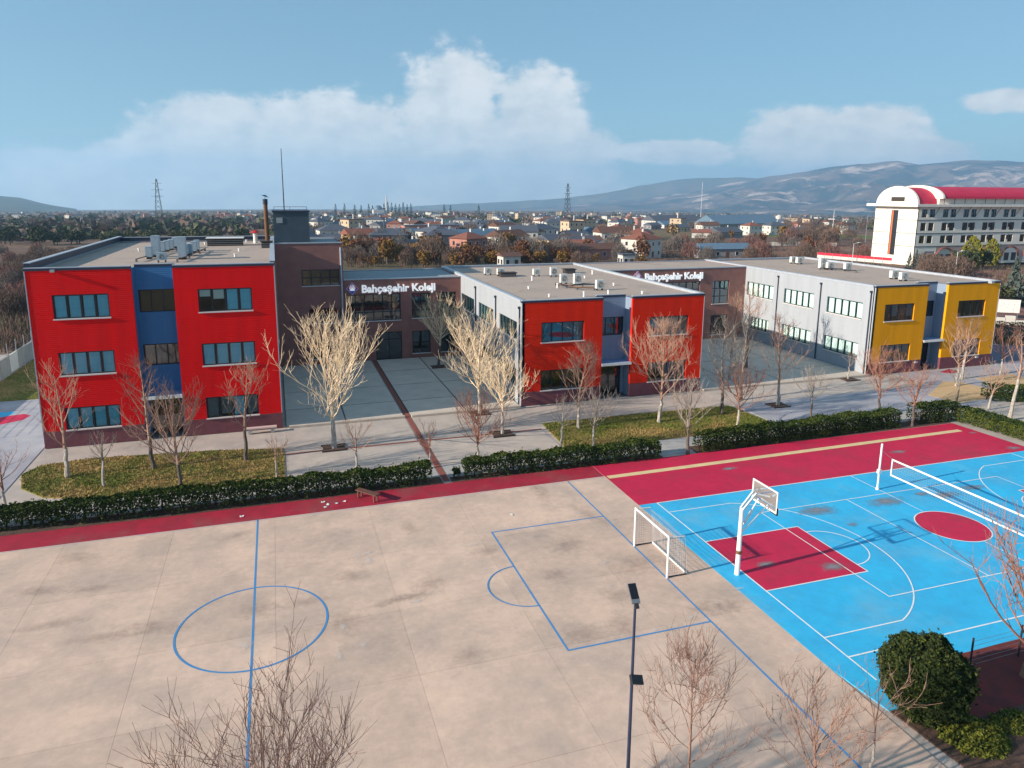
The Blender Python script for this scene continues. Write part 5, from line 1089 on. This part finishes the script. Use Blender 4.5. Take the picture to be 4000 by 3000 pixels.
for px, py, h in ((1310, 802, 14), (1345, 803, 15), (1385, 803, 13), (1410, 804, 12), (1440, 804, 14), (1455, 803, 11), (1500, 803, 16), (1515, 803, 18), (1530, 803, 17), (1545, 804, 15), (1560, 804, 14), (1575, 803, 18), (1590, 804, 14), (1605, 804, 15), (1735, 806, 13), (1760, 806, 12), (1870, 806, 14)):
    v = pxdir(px, py); d = 1500/math.hypot(v.x, v.y); x, y = v.x*d, v.y*d; veg('cypress', x, y, hgt(x, y), 2.4, h+9, 'in the row by the mosque', 'cypresses by the mosque', 120)
# a distant wood that reads as one mass
F = MB(); rr2 = random.Random(3)
for _ in range(5200):
    px = rr2.uniform(-300, 4300); d = 420*(9500/420)**(rr2.random()**1.25*.72); v = pxdir(px, 800); k = math.hypot(v.x, v.y); x, y = v.x/k*d, v.y/k*d; z = hgt(x, y)
    if px > 1250 and d < 700: continue
    h = rr2.uniform(2.2, 5); r = h*rr2.uniform(.5, .9)
    if rr2.random() < .3: r *= 1.8
    m = rr2.choice((0, 0, 1, 2, 2, 3))
    for q in range(7):
        a = rr2.uniform(0, 6.28); p = Vector((x+math.cos(a)*r*rr2.random(), y+math.sin(a)*r*rr2.random(), z+h*rr2.uniform(.2, .9))); leaf(F, rr2, p, r*.75, m)
o = obj('distant_woodland', F.mesh('distant_woodland', [V['dark'], V['olive'], V['brown'], V['grey']])); tag(o, 'far mass of trees and orchards stretching to the horizon', 'woodland', None, 'stuff')
# brush on the rough ground around the school
F = MB()
for (x0, x1, y0, y1, n, ms) in ((0, 420, 1000, 1400, 2300, (0, 0, 1, 2)), (1350, 3450, 985, 1045, 1600, (0, 1, 2)), (2800, 3420, 950, 1040, 900, (0, 1, 1)), (3560, 4000, 1040, 1180, 700, (0, 1, 2))):
    for _ in range(n):
        x, y, z = gt(rr2.uniform(x0, x1), rr2.uniform(y0, y1))
        if x < 80 and -34 < x and y < 92: continue
        for q in range(7):
            h = rr2.uniform(.3, 1.5); a = rr2.uniform(0, 6.28); u = Vector((math.cos(a), math.sin(a), 0))*.06; p = Vector((x+rr2.gauss(0, .5), y+rr2.gauss(0, .5), z-.05)); F.face([p-u, p+u, p+Vector((rr2.gauss(0, .25), rr2.gauss(0, .25), h))], rr2.choice(ms))
o = obj('dry_brush', F.mesh('dry_brush', [V['brown'], V['plum'], V['olive']])); tag(o, 'dry leafless brush on the rough ground round the school', 'brush', None, 'stuff')

# ------------------------------------------------------------------ town houses
HW = {'white': mat('house_white', (.62, .60, .56), (.5, .49, .46), scale=.6, rough=.9), 'cream': mat('house_cream', (.55, .43, .30), (.45, .36, .26), scale=.6, rough=.9), 'pink': mat('house_pink', (.45, .22, .18), (.38, .18, .15), scale=.6, rough=.9), 'grey': mat('house_grey', (.28, .28, .29), (.22, .22, .23), scale=.6, rough=.9)}
HR = {'red': mat('red_tile_roof', (.26, .095, .065), (.19, .075, .055), scale=2, rough=.9), 'slate': mat('slate_roof', (.10, .115, .15), (.07, .082, .11), scale=2, rough=.8), 'brown': mat('brown_tile_roof', (.15, .075, .055), (.10, .055, .045), scale=2, rough=.9), 'blue': mat('blue_metal_roof', (.13, .20, .28), (.10, .16, .23), scale=1, rough=.5)}
M['dark_pane'] = mat('dark_pane', (.03, .035, .045), rough=.15, spec=.6)
_wn = MB().box(-.45, .45, -.05, .02, 0, 1.2).mesh('window', M['dark_pane']); _wn2 = MB().box(-.55, .55, -.04, .015, -.08, 1.3).mesh('window_frame', M['white'])
_dr = MB().box(-.5, .5, -.05, .02, 0, 2.1).mesh('door', M['brown_wood'])
def house(name, w, d, st, wall, roof, kind, label, group, loc, rz=0, chim=True):
    t = thing(name, label, 'house' if w < 26 else 'building', loc, rz, group); H = 2.9*st+.2
    obj('wall', MB().box(-w/2, w/2, 0, d, -1.0, H).mesh('wall', HW[wall]), t)
    o = .5; m = MB(); rh = min(w, d)*.24
    if kind == 'hip':
        a = [(-w/2-o, -o, H), (w/2+o, -o, H), (w/2+o, d+o, H), (-w/2-o, d+o, H)]; k = min(w, d)/2; b0, b1 = ((-w/2+k, d/2, H+rh), (w/2-k, d/2, H+rh)) if w >= d else ((0, k, H+rh), (0, d-k, H+rh))
        if w >= d: m.face([a[0], a[1], b1, b0]); m.face([a[1], a[2], b1]); m.face([a[2], a[3], b0, b1]); m.face([a[3], a[0], b0])
        else: m.face([a[0], a[1], b0]); m.face([a[1], a[2], b1, b0]); m.face([a[2], a[3], b1]); m.face([a[3], a[0], b0, b1])
        m.face(a[::-1])
    elif kind == 'gable':
        a = [(-w/2-o, -o, H), (w/2+o, -o, H), (w/2+o, d+o, H), (-w/2-o, d+o, H)]; b0, b1 = (-w/2-o, d/2, H+rh), (w/2+o, d/2, H+rh)
        m.face([a[0], a[1], b1, b0]); m.face([a[2], a[3], b0, b1]); m.face([a[1], a[2], b1]); m.face([a[3], a[0], b0]); m.face(a[::-1])
    else: m.box(-w/2-.15, w/2+.15, -.15, d+.15, H, H+.35)
    rf = obj('roof', m.mesh('roof', HR[roof]), t)
    if chim: obj('chimney', MB().box(w*.2-.3, w*.2+.3, d*.6-.3, d*.6+.3, H, H+rh+.9).mesh('chimney', HW['white']), rf)
    n = max(2, int(w/3)); 
    for s in range(st):
        for k in range(n):
            x = -w/2+w*(k+.5)/n
            if s == 0 and k == n//2 and w < 26: obj('door', _dr, t, (x, 0, 0)); continue
            wo_ = obj('window', _wn, t, (x, -.012, 2.9*s+1.0)); obj('window_frame', _wn2, wo_, (0, .004, 0))
        for k in range(2):
            wo_ = obj('window', _wn, t, (-w/2-.012, d*(k+.5)/2, 2.9*s+1.0), -PI/2)
    return t
protos = []
for i, (w, d, st, wl, rf, kd) in enumerate([(10, 9, 2, 'white', 'red', 'hip'), (12, 9, 1, 'cream', 'slate', 'gable'), (9, 8, 2, 'pink', 'red', 'hip'), (14, 10, 2, 'white', 'slate', 'hip'), (11, 9, 1, 'grey', 'slate', 'gable'), (18, 11, 1, 'grey', 'slate', 'gable'), (9, 9, 3, 'cream', 'brown', 'flat'), (12, 9, 2, 'white', 'brown', 'gable'), (22, 12, 1, 'white', 'blue', 'gable'), (10, 8, 1, 'white', 'red', 'gable')]):
    wd_ = {'red': 'red tiled', 'slate': 'dark slate', 'brown': 'brown tiled', 'blue': 'blue metal'}[rf]
    lb = ('small ' if w < 11 else 'long ' if w > 15 else '')+f"{['one', 'two', 'three'][st-1]} storey {'grey' if wl == 'grey' else wl} house with {wd_} {kd} roof in the town"
    protos.append((w, d, st, wl, rf, kd, lb, [None]))
placed = []
HN = 0
rh_ = random.Random(21)
def put_house(x, y, z, pi, rz):
    w, d, st, wl, rf, kd, lb, ref = protos[pi]
    if ref[0] is None: ref[0] = house('town_house', w, d, st, wl, rf, kd, lb, f'town houses of kind {pi+1}' if False else lb.replace(' in the town', '')+'s', (x, y, z), rz); return
    c = copy_tree(ref[0]); c.location = (x, y, z); c.rotation_euler = (0, 0, rz)
tries = 0
while HN < 250 and tries < 4000:
    tries += 1
    px = rh_.uniform(1180, 3330); py = 836+(rh_.random()**1.35)*172
    if px > 2550 and py > 935: continue
    if px > 2700 and rh_.random() < .45: continue
    x, y, z = gt(px, py); d = math.hypot(x, y)
    if any((x-a)**2+(y-b)**2 < (13+d*.009)**2 for a, b in placed): continue
    placed.append((x, y)); HN += 1; put_house(x, y, z, rh_.choice([0, 1, 1, 2, 3, 3, 4, 4, 5, 5, 6, 7, 8, 3, 9, 4]), rh_.gauss(.15, .35)+(PI/2 if rh_.random() < .25 else 0))
for _ in range(26):
    px = rh_.uniform(20, 1050); py = rh_.uniform(826, 862); x, y, z = gt(px, py); put_house(x, y, z, rh_.choice([0, 2, 9, 3, 1]), rh_.gauss(0, .4))
# named neighbours seen over the school roofs
def hp(px, py): return gt(px, py)
house('long_white_hall', 17.5, 10, 2, 'white', 'brown', 'gable', 'long white two storey hall with a row of dark windows behind the school', None, hp(2428, 968), -.08, False)
house('low_white_annex', 11.5, 8, 1, 'white', 'brown', 'gable', 'low white annex with brown roof beside the long white hall', None, hp(2296, 972), -.12, False)
house('factory_shed', 62, 26, 2, 'grey', 'blue', 'gable', 'long dark factory shed with blue metal roof beyond the thicket', None, hp(2930, 905), .12, False)
house('white_warehouse', 52, 20, 2, 'white', 'slate', 'gable', 'white walled warehouse with grey roof beside the dark factory shed', None, hp(2650, 888), .15, False)
house('red_brick_hall', 30, 11, 2, 'pink', 'slate', 'flat', 'long low hall with red wall and dark flat roof behind the school', None, hp(1690, 926), .02, False)
house('orange_house', 9.5, 9, 2, 'cream', 'red', 'gable', 'cream gabled house with red roof next to the brown stair block', None, hp(1420, 985), .25)
house('slate_villa', 13.5, 9, 2, 'grey', 'slate', 'hip', 'grey villa with broad slate hip roof behind the brown entrance block', None, hp(1520, 985), -.05)
house('verandah_house', 14, 8, 2, 'grey', 'slate', 'hip', 'slate roofed house with pale verandah behind the brown entrance block', None, hp(1740, 985), .0)
house('blue_roof_villa', 15, 10, 2, 'white', 'slate', 'gable', 'white gabled villa with dark blue slate roof behind the orange red wing', None, hp(2030, 962), -.2)
house('pink_terrace', 22, 7, 1, 'pink', 'brown', 'gable', 'low terrace with pinkish wall behind the orange red wing roof', None, hp(2290, 1014), .05, False)
house('white_pavilion', 5, 4, 1, 'white', 'brown', 'gable', 'small white pavilion close behind the orange red wing roof', None, hp(2000, 1047), .1, False)
house('small_kiosk', 3.6, 3, 1, 'white', 'slate', 'flat', 'tiny white kiosk right behind the second name sign roof', None, hp(2455, 1042), 0, False)
house('porch_house', 6, 6, 1, 'grey', 'red', 'hip', 'small grey house with red hip roof beside the yellow shrub', None, hp(2545, 1005), 0, False)
house('blue_shed', 17, 7, 1, 'grey', 'blue', 'gable', 'low pale blue metal shed on the rough ground beyond the link roof', None, hp(2840, 1010), -.1, False)
t = thing('storage_silo', 'white cylindrical silo at the end of the dark factory shed', 'silo', hp(3040, 885)); obj('tank', MB().tube([(0, 0, -1), (0, 0, 10.5)], 3.2, 18).mesh('tank', HW['white']), t); obj('cone', MB().tube([(0, 0, 10.5), (0, 0, 12)], [3.2, .3], 18).mesh('cone', HW['white']), t)
# mosque
v = pxdir(1480, 812); k = 1480/math.hypot(v.x, v.y); mx_, my_ = v.x*k, v.y*k; mz_ = hgt(mx_, my_)
t = thing('mosque', 'white mosque with dome and slim minaret among cypresses', 'mosque', (mx_, my_, mz_))
obj('prayer_hall', MB().box(-11, 11, 0, 20, -2, 12).mesh('prayer_hall', HW['white']), t)
dm = MB()
for j in range(8):
    a0, a1 = PI/2*j/8, PI/2*(j+1)/8
    for k in range(18):
        t0, t1 = 2*PI*k/18, 2*PI*(k+1)/18; P = lambda a, b: (9*math.cos(a)*math.cos(b), 10+9*math.cos(a)*math.sin(b), 12+9*math.sin(a)); dm.face([P(a0, t0), P(a0, t1), P(a1, t1), P(a1, t0)])
obj('dome', dm.mesh('dome', HR['blue']), t)
mi = obj('minaret', MB().tube([(16, 4, -2), (16, 4, 24), (16, 4, 24.2), (16, 4, 25.5), (16, 4, 25.6), (16, 4, 36), (16, 4, 42)], [1.7, 1.5, 2.4, 2.4, 1.3, 1.2, .1], 14).mesh('minaret', HW['white']), t)
obj('door', MB().box(-2, 2, -.2, .1, 0, 5).mesh('door', M['brown_wood']), t)
# pylons and poles
def pylon(px, base_py, top_py, dist, label):
    v = pxdir(px, base_py); k = dist/math.hypot(v.x, v.y); x, y = v.x*k, v.y*k; z = hgt(x, y); vt = pxdir(px, top_py); h = CAMH+vt.z/math.hypot(vt.x, vt.y)*dist-z
    t = thing('power_pylon', label, 'pylon', (x, y, z), .3, 'power pylons on the plain'); b = h*.085; L = MB(); w = h*.0035+.04
    for sx_, sy2 in ((1, 1), (1, -1), (-1, 1), (-1, -1)): L.bar((sx_*b, sy2*b, 0), (sx_*b*.16, sy2*b*.16, h*.97), w, w)
    obj('leg', L.mesh('leg', M['dark_steel']), t); br = MB()
    for i in range(9):
        f0, f1 = i/9, (i+1)/9; r0, r1 = b*(1-.84*f0), b*(1-.84*f1)
        for s1, s2 in (((1, 1), (1, -1)), ((1, -1), (-1, -1)), ((-1, -1), (-1, 1)), ((-1, 1), (1, 1))):
            br.bar((s1[0]*r0, s1[1]*r0, h*f0), (s2[0]*r1, s2[1]*r1, h*f1), w*.7, w*.7); br.bar((s2[0]*r0, s2[1]*r0, h*f0), (s1[0]*r1, s1[1]*r1, h*f1), w*.7, w*.7)
    obj('lattice', br.mesh('lattice', M['dark_steel']), t)
    for f, a in ((.62, .13), (.76, .12), (.9, .10)): obj('crossarm', MB().bar((-h*a, 0, h*f), (h*a, 0, h*f), w*1.2, w*1.2).mesh('crossarm', M['dark_steel']), t)
    obj('peak', MB().bar((0, 0, h*.95), (0, 0, h), w, w).mesh('peak', M['dark_steel']), t)
pylon(620, 822, 698, 760, 'steel lattice power pylon on the western plain')
pylon(2216, 838, 716, 700, 'steel lattice power pylon rising over the town')
def pole(px, base_py, top_py, label, dist=None, r=.12, m='white', arm=0):
    x, y, z = gt(px, base_py); d = math.hypot(x, y); vt = pxdir(px, top_py); h = CAMH+vt.z/math.hypot(vt.x, vt.y)*d-z
    t = thing('street_pole', label, 'pole', (x, y, z)); obj('shaft', MB().tube([(0, 0, -.3), (0, 0, h)], [r, r*.6], 8).mesh('shaft', M[m]), t)
    if arm: obj('lamp_arm', MB().bar((0, 0, h), (arm, 0, h+.35), .1, .1).box(arm*.8, arm*1.35, -.16, .16, h+.28, h+.42).mesh('lamp_arm', M['white']), t)
    else: obj('crosspiece', MB().bar((-.7, 0, h-.5), (.7, 0, h-.5), .1, .1).mesh('crosspiece', M[m]), t)
pole(2736, 865, 712, 'very tall thin pale mast beside the white warehouse', r=.28)
pole(3248, 945, 820, 'pale utility pole standing in the bare wood', r=.16, m='ac_body')
pole(3380, 945, 838, 'grey utility pole at the foot of the white building', r=.14, m='steel')
pole(3327, 1040, 952, 'street lamp with pale arm behind the yellow block', r=.09, m='ac_body', arm=1.9)
pole(3730, 1078, 985, 'street lamp with pale head before the arched ground floor', r=.09, m='white', arm=1.6)
pole(1500, 925, 860, 'utility pole among the town roofs', r=.14, m='steel')
# low wall of painted panels and barrels along the lane
x0, y0, z0 = gt(2930, 958); x1, y1, z1 = gt(3270, 962)
t = thing('lane_wall', 'low lane wall with white and red painted panels beyond the thicket', 'wall', (x0, y0, z0)); n = 14
for k in range(n):
    a, b = k/n, (k+1)/n; p0 = Vector((x1-x0, y1-y0, z1-z0))*a; p1 = Vector((x1-x0, y1-y0, z1-z0))*(b-.004); m = MB(); m.face([(*p0.xy, p0.z-.3), (*p1.xy, p1.z-.3), (*p1.xy, p1.z+1.6), (*p0.xy, p0.z+1.6)]); q = Vector((.1, .25, 0)); m.face([(p1.x+q.x, p1.y+q.y, p1.z-.3), (p0.x+q.x, p0.y+q.y, p0.z-.3), (p0.x+q.x, p0.y+q.y, p0.z+1.6), (p1.x+q.x, p1.y+q.y, p1.z+1.6)]); m.face([(p0.x, p0.y, p0.z+1.6), (p1.x, p1.y, p1.z+1.6), (p1.x+q.x, p1.y+q.y, p1.z+1.6), (p0.x+q.x, p0.y+q.y, p0.z+1.6)])
    obj('panel', m.mesh('panel', HW['pink'] if 8 <= k <= 11 else HW['white']), t)
# red and white striped fence right behind the yellow block
x0, y0, z0 = gt(3190, 1025); x1, y1, z1 = gt(3480, 1052)
t = thing('striped_fence', 'red topped white fence strip right behind the yellow block roof', 'fence', (x0, y0, z0)); n = 9; dv = Vector((x1-x0, y1-y0, z1-z0))
for k in range(n):
    p0, p1 = dv*(k/n), dv*((k+.985)/n); z_ = 1.9
    obj('white_rail', MB().bar((p0.x, p0.y, p0.z+z_), (p1.x, p1.y, p1.z+z_), .08, .9).mesh('white_rail', HW['white']), t); obj('red_rail', MB().bar((p0.x, p0.y, p0.z+z_+.85), (p1.x, p1.y, p1.z+z_+.85), .1, .75).mesh('red_rail', mat('red_rail', (.55, .02, .05), rough=.6) if k == 0 else bpy.data.materials['red_rail']), t)
    obj('post', MB().bar((p0.x, p0.y, p0.z-.2), (p0.x, p0.y, p0.z+3.1), .12, .12).mesh('post', M['steel']), t)

# ------------------------------------------------------------------ the white building with barrel roofs
WX, WY, WZ = 180.5, 165.0, -2.7
Wb = thing('white_barrel_building', 'large white five storey building with red barrel roofs', 'building', (WX, WY, WZ)); WL, WD, WH = 62, 15.8, 17.4
WW = mat('white_render', (.86, .80, .70), (.78, .73, .65), scale=.3, rough=.85); WRed = mat('crimson_roof', (.55, .02, .07), (.46, .018, .06), scale=.5, rough=.6); WP = mat('pinkish_arcade', (.48, .36, .33), (.42, .32, .29), scale=.5, rough=.9); WDk = mat('dark_moulding', (.13, .13, .13), rough=.8)
fz = lambda z: z-WZ
rowsW = [(3.95, 6.2), (7.65, 10.0), (11.6, 13.95)]
# window columns in pairs
colsW = []
x = 1.5
while x < WL-3: colsW += [(x, 'w'), (x+3.0, 'w')]; x += 8.15
holes = []
for (a, b) in rowsW:
    for cx_, _ in colsW: holes.append((cx_, cx_+2.05, fz(a), fz(b)))
holes.append((4.2, 8.2, .1, fz(1.5)))
obj('long_wall', MB().wall(WL, WH, holes, .35).mesh('long_wall', WW), Wb)
wpane = MB(); wpane.face([(0, .2, 0), (2.05, .2, 0), (2.05, .2, 2.3), (0, .2, 2.3)]); wpm = wpane.mesh('pane', M['glass_dark'])
wfr = MB().box(0, 2.05, .1, .19, 0, .12).box(0, 2.05, .1, .19, 2.18, 2.3).box(0, .12, .1, .19, .12, 2.18).box(1.93, 2.05, .1, .19, .12, 2.18).box(.97, 1.08, .1, .19, .12, 2.18).box(.12, 1.93, .11, .18, 1.2, 1.28).mesh('window', M['louvre'])
for (a, b) in rowsW:
    for cx_, _ in colsW: w_ = obj('window', wfr, Wb, (cx_, 0, fz(a))); w_.scale = (1, 1, (b-a)/2.3); obj('pane', wpm, w_)
for z in (2.9, 6.75, 10.7): obj('string_course', MB().box(-.12, WL+.1, -.12, -.003, fz(z), fz(z)+.22).mesh('string_course', WDk), Wb)
# small grilles between the windows
for (a, b) in rowsW[:2]:
    for k in range(6): obj('grille', MB().box(14.2+8.15*k-2.2, 14.2+8.15*k-1.0, -.06, -.003, fz(b)-1.4, fz(b)-.1).mesh('grille', M['louvre']), Wb)
# end wall (towards -X) with the tall slot window
ew = obj('end_wall', MB().wall(WD, WH, [(WD-9.6, WD-7.0, fz(0), fz(13.6))], .35).mesh('end_wall', WW), Wb, (-.001, WD, 0), -PI/2)
so_ = obj('slot_window', MB().box(.9, 2.55, .2, .3, 0, 13.55).mesh('slot_window', M['dark_pane']), Wb, (0, 9.6, fz(0)), -PI/2)
obj('orange_reveal', MB().box(.2, .75, .1, .3, 0, 13.5).mesh('orange_reveal', mat('orange_reveal', (.5, .15, .06), rough=.7)), so_)
for z in (2.9, 6.75, 10.7): obj('string_course', MB().box(-.1, -.003, 0, 6.9, fz(z), fz(z)+.15).box(-.1, -.003, 9.7, WD, fz(z), fz(z)+.15).mesh('string_course', WDk), Wb)
obj('back_wall', MB().box(.36, WL, WD-.36, WD-.01, 0, WH).box(WL-.36, WL-.01, .36, WD-.37, 0, WH).mesh('back_wall', WW), Wb)
obj('floor_slab', MB().box(.4, WL-.4, .4, WD-.4, 5.6, 5.8).box(.4, WL-.4, .4, WD-.4, 9.4, 9.6).box(.4, WL-.4, .4, WD-.4, 13.3, 13.5).box(.4, WL-.4, 5, 5.2, .1, WH).mesh('floor_slab', M['slab']), Wb)
obj('cornice', MB().box(-2.2, WL+1.5, -1.6, WD+1.6, WH, WH+.75).mesh('cornice', WW), Wb)
for k in range(12): obj('bracket', MB().bar((6.2+k*8.15/2, -.02, WH-3), (6.2+k*8.15/2+.5, -1.4, WH-.02), .12, .12).mesh('bracket', WDk), Wb)
# arcade on the ground floor
for k in range(6):
    cx_ = 12.0+k*9.0; m = MB(); seg = 14; P = [(cx_+3.4*math.cos(PI*i/seg), 2.2+3.0*math.sin(PI*i/seg)) for i in range(seg+1)]
    m.face([(x_, -.05, z_) for x_, z_ in [(cx_+3.4, .1)]+P+[(cx_-3.4, .1)]][::-1]); ar = obj('arch_bay', m.mesh('arch_bay', WW), Wb)
    tr_ = MB(); tr_.tube([(x_, -.12, z_) for x_, z_ in P], .28, 5); obj('arch_moulding', tr_.mesh('arch_moulding', mat('brick_arch', (.28, .10, .075), rough=.9) if k == 0 else bpy.data.materials['brick_arch']), ar)
    for s in (-1, 1): obj('arch_window', MB().box(cx_+s*1.5-.95, cx_+s*1.5+.95, -.13, -.06, .9, 3.3).mesh('arch_window', M['dark_pane']), ar)
obj('arcade_band', MB().box(8.4, WL, -.045, -.004, .0, fz(2.9)-.001).mesh('arcade_band', WP), Wb)
obj('garage_door', MB().box(4.25, 8.15, .12, .2, .1, fz(1.5)).mesh('garage_door', mat('lilac_shutter', (.34, .38, .50), rough=.6)), Wb)
# barrel roofs
def barrel(x0, x1, y0, y1, zb, rise, name, roofm, facem):
    n = 18; yc, hw = (y0+y1)/2, (y1-y0)/2
    arc = [(yc-hw*math.cos(PI*i/n), zb+rise*math.sin(PI*i/n)) for i in range(n+1)]; m = MB()
    for (ya, za_), (yb, zb_) in zip(arc, arc[1:]): m.face([(x0, ya, za_), (x1, ya, za_), (x1, yb, zb_), (x0, yb, zb_)])
    o = obj(name, m.mesh(name, roofm), Wb)
    f = MB(); f.face([(x0-.4, y, z) for y, z in reversed(arc)]); f.face([(x1, y, z) for y, z in arc]); 
    big = [(yc-(hw+.35)*math.cos(PI*i/n), zb+(rise+.35)*math.sin(PI*i/n)) for i in range(n+1)]
    for i in range(n):
        f.face([(x0-.5, arc[i][0], arc[i][1]), (x0-.5, arc[i+1][0], arc[i+1][1]), (x0-.5, big[i+1][0], big[i+1][1]), (x0-.5, big[i][0], big[i][1])][::-1]); f.face([(x0-.5, big[i][0], big[i][1]), (x0-.5, big[i+1][0], big[i+1][1]), (x0+.3, big[i+1][0], big[i+1][1]), (x0+.3, big[i][0], big[i][1])][::-1])
    obj('gable_face', f.mesh('gable_face', facem), o); return o
b1 = barrel(.2, 7.6, .6, WD-.6, WH+.76, 4.9, 'end_barrel_roof', WRed, WW)
obj('name_plate', MB().box(-.32, -.25, 5.0, 9.9, WH+1.5, WH+2.8).mesh('name_plate', M['louvre']), b1)
obj('clerestory', MB().box(7.65, WL, -.0, WD, WH+.751, WH+2.4).mesh('clerestory', WW), Wb)
for k in range(13): obj('clerestory_post', MB().box(8.4+k*4.05, 8.6+k*4.05, -1.0, -.9, WH+.751, WH+2.45).mesh('clerestory_post', WDk), Wb)
barrel(7.66, WL+1, -1.3, WD+1.3, WH+2.4, 3.6, 'main_barrel_roof', WRed, WW)

# ------------------------------------------------------------------ ground right of the yellow block
def near(kind, px, py, r, h, where, group=None, n=700):
    x, y, z = gt(px, py); return veg(kind, x, y, z, r, h, where, group, n)
near('lime', 3790, 1045, 3.0, 9.0, 'before the arched ground floor'); near('dark', 3765, 1052, 4.2, 6.0, 'hugging the yellow green conical evergreen'); near('lime', 3868, 1035, 2.4, 8.0, 'beside the second arch of the white building'); near('dark', 3840, 1040, 2.8, 5.5, 'between the two conical evergreens')
for px, py, h in ((3550, 1048, 4.5), (3575, 1048, 5.2), (3605, 1050, 4.6), (3635, 1052, 4.4)): near('spruce', px, py, h*.28, h, 'in the young row below the white building', 'young spruces below the white building', 420)
near('spruce', 3950, 1190, 2.6, 8.0, 'beyond the corner of the yellow block'); near('spruce', 4010, 1180, 2.6, 8.5, 'at the end of the spruces by the white board')
scatter(16, 3600, 3760, 1035, 1082, ['brown', 'grey', 'brown'], (3, 5.5), 'on the bank below the white building', 'bank trees below the white building', .7)
scatter(14, 3880, 4060, 1120, 1215, ['brown', 'grey', 'olive'], (3, 5), 'on the slope behind the white board', 'slope trees behind the white board', .7)
x0, y0, z0 = gt(3912, 1243)
t = thing('white_board', 'white lettered board on the low wall beyond the yellow block', 'board', (x0, y0, z0), R(-35)); obj('panel', MB().box(-2.2, 2.2, -.05, .05, .9, 2.9).mesh('panel', mat('weathered_white_board', (.75, .74, .72), (.4, .42, .4), scale=4, rough=.7, lo=.55, hi=.7)), t)
for s in (-1, 1): obj('post', MB().box(s*2-.06, s*2+.06, -.04, .04, -.2, .9).mesh('post', M['steel']), t)
obj('top_rail', MB().box(-2.25, 2.25, -.07, .07, 2.9, 2.98).mesh('top_rail', M['louvre']), t)
t = thing('low_stone_wall', 'low broken white stone wall below the white board', 'wall', gt(3885, 1262), R(-38))
for k in range(9):
    h = .9+.35*math.sin(k*2.1); obj('block', MB().box(k*1.25, k*1.25+1.18, -.2, .2, -.4, h).mesh('block', HW['white']), t)
hedge([(83.2, 66.5), (90, 62.5), (97, 58.5)], 3.2, 2.2, 'big dark hedge in the shade right of the yellow block', 9, dens=420, low=.02)
struct('side_lane', MB().prism([(73.5, 54.8), (84, 54.8), (95, 52), (95, 56), (80, 64), (73.2, 66)], -.03, .0).mesh('side_lane', mat('lilac_gravel', (.24, .21, .26), (.17, .15, .19), scale=1.5, rough=1, bump=.4)))
struct('red_earth_bank', MB().prism([(88, 92), (98, 80), (140, 112), (150, 140), (120, 130)], -1.9, -.9).mesh('red_earth_bank', mat('red_earth', (.33, .16, .12), (.24, .13, .10), scale=.4, rough=1, bump=.5)))

# ------------------------------------------------------------------ haze
hz = obj('haze', MB().box(-12500, 12500, -12500, 12500, -330, 520).mesh('haze', None)); hz.data.materials.clear()
hm = bpy.data.materials.new('haze_air'); hm.use_nodes = True; ht = hm.node_tree; ht.nodes.clear()
ho = ht.nodes.new('ShaderNodeOutputMaterial'); pv = ht.nodes.new('ShaderNodeVolumePrincipled')
pv.inputs['Color'].default_value = (.42, .70, 1.0, 1); pv.inputs['Density'].default_value = 1.25e-4; pv.inputs['Anisotropy'].default_value = .2
ht.links.new(pv.outputs[0], ho.inputs['Volume']); hz.data.materials.append(hm)
tag(hz, 'pale blue haze filling the air over the plain', 'haze', None, 'stuff')
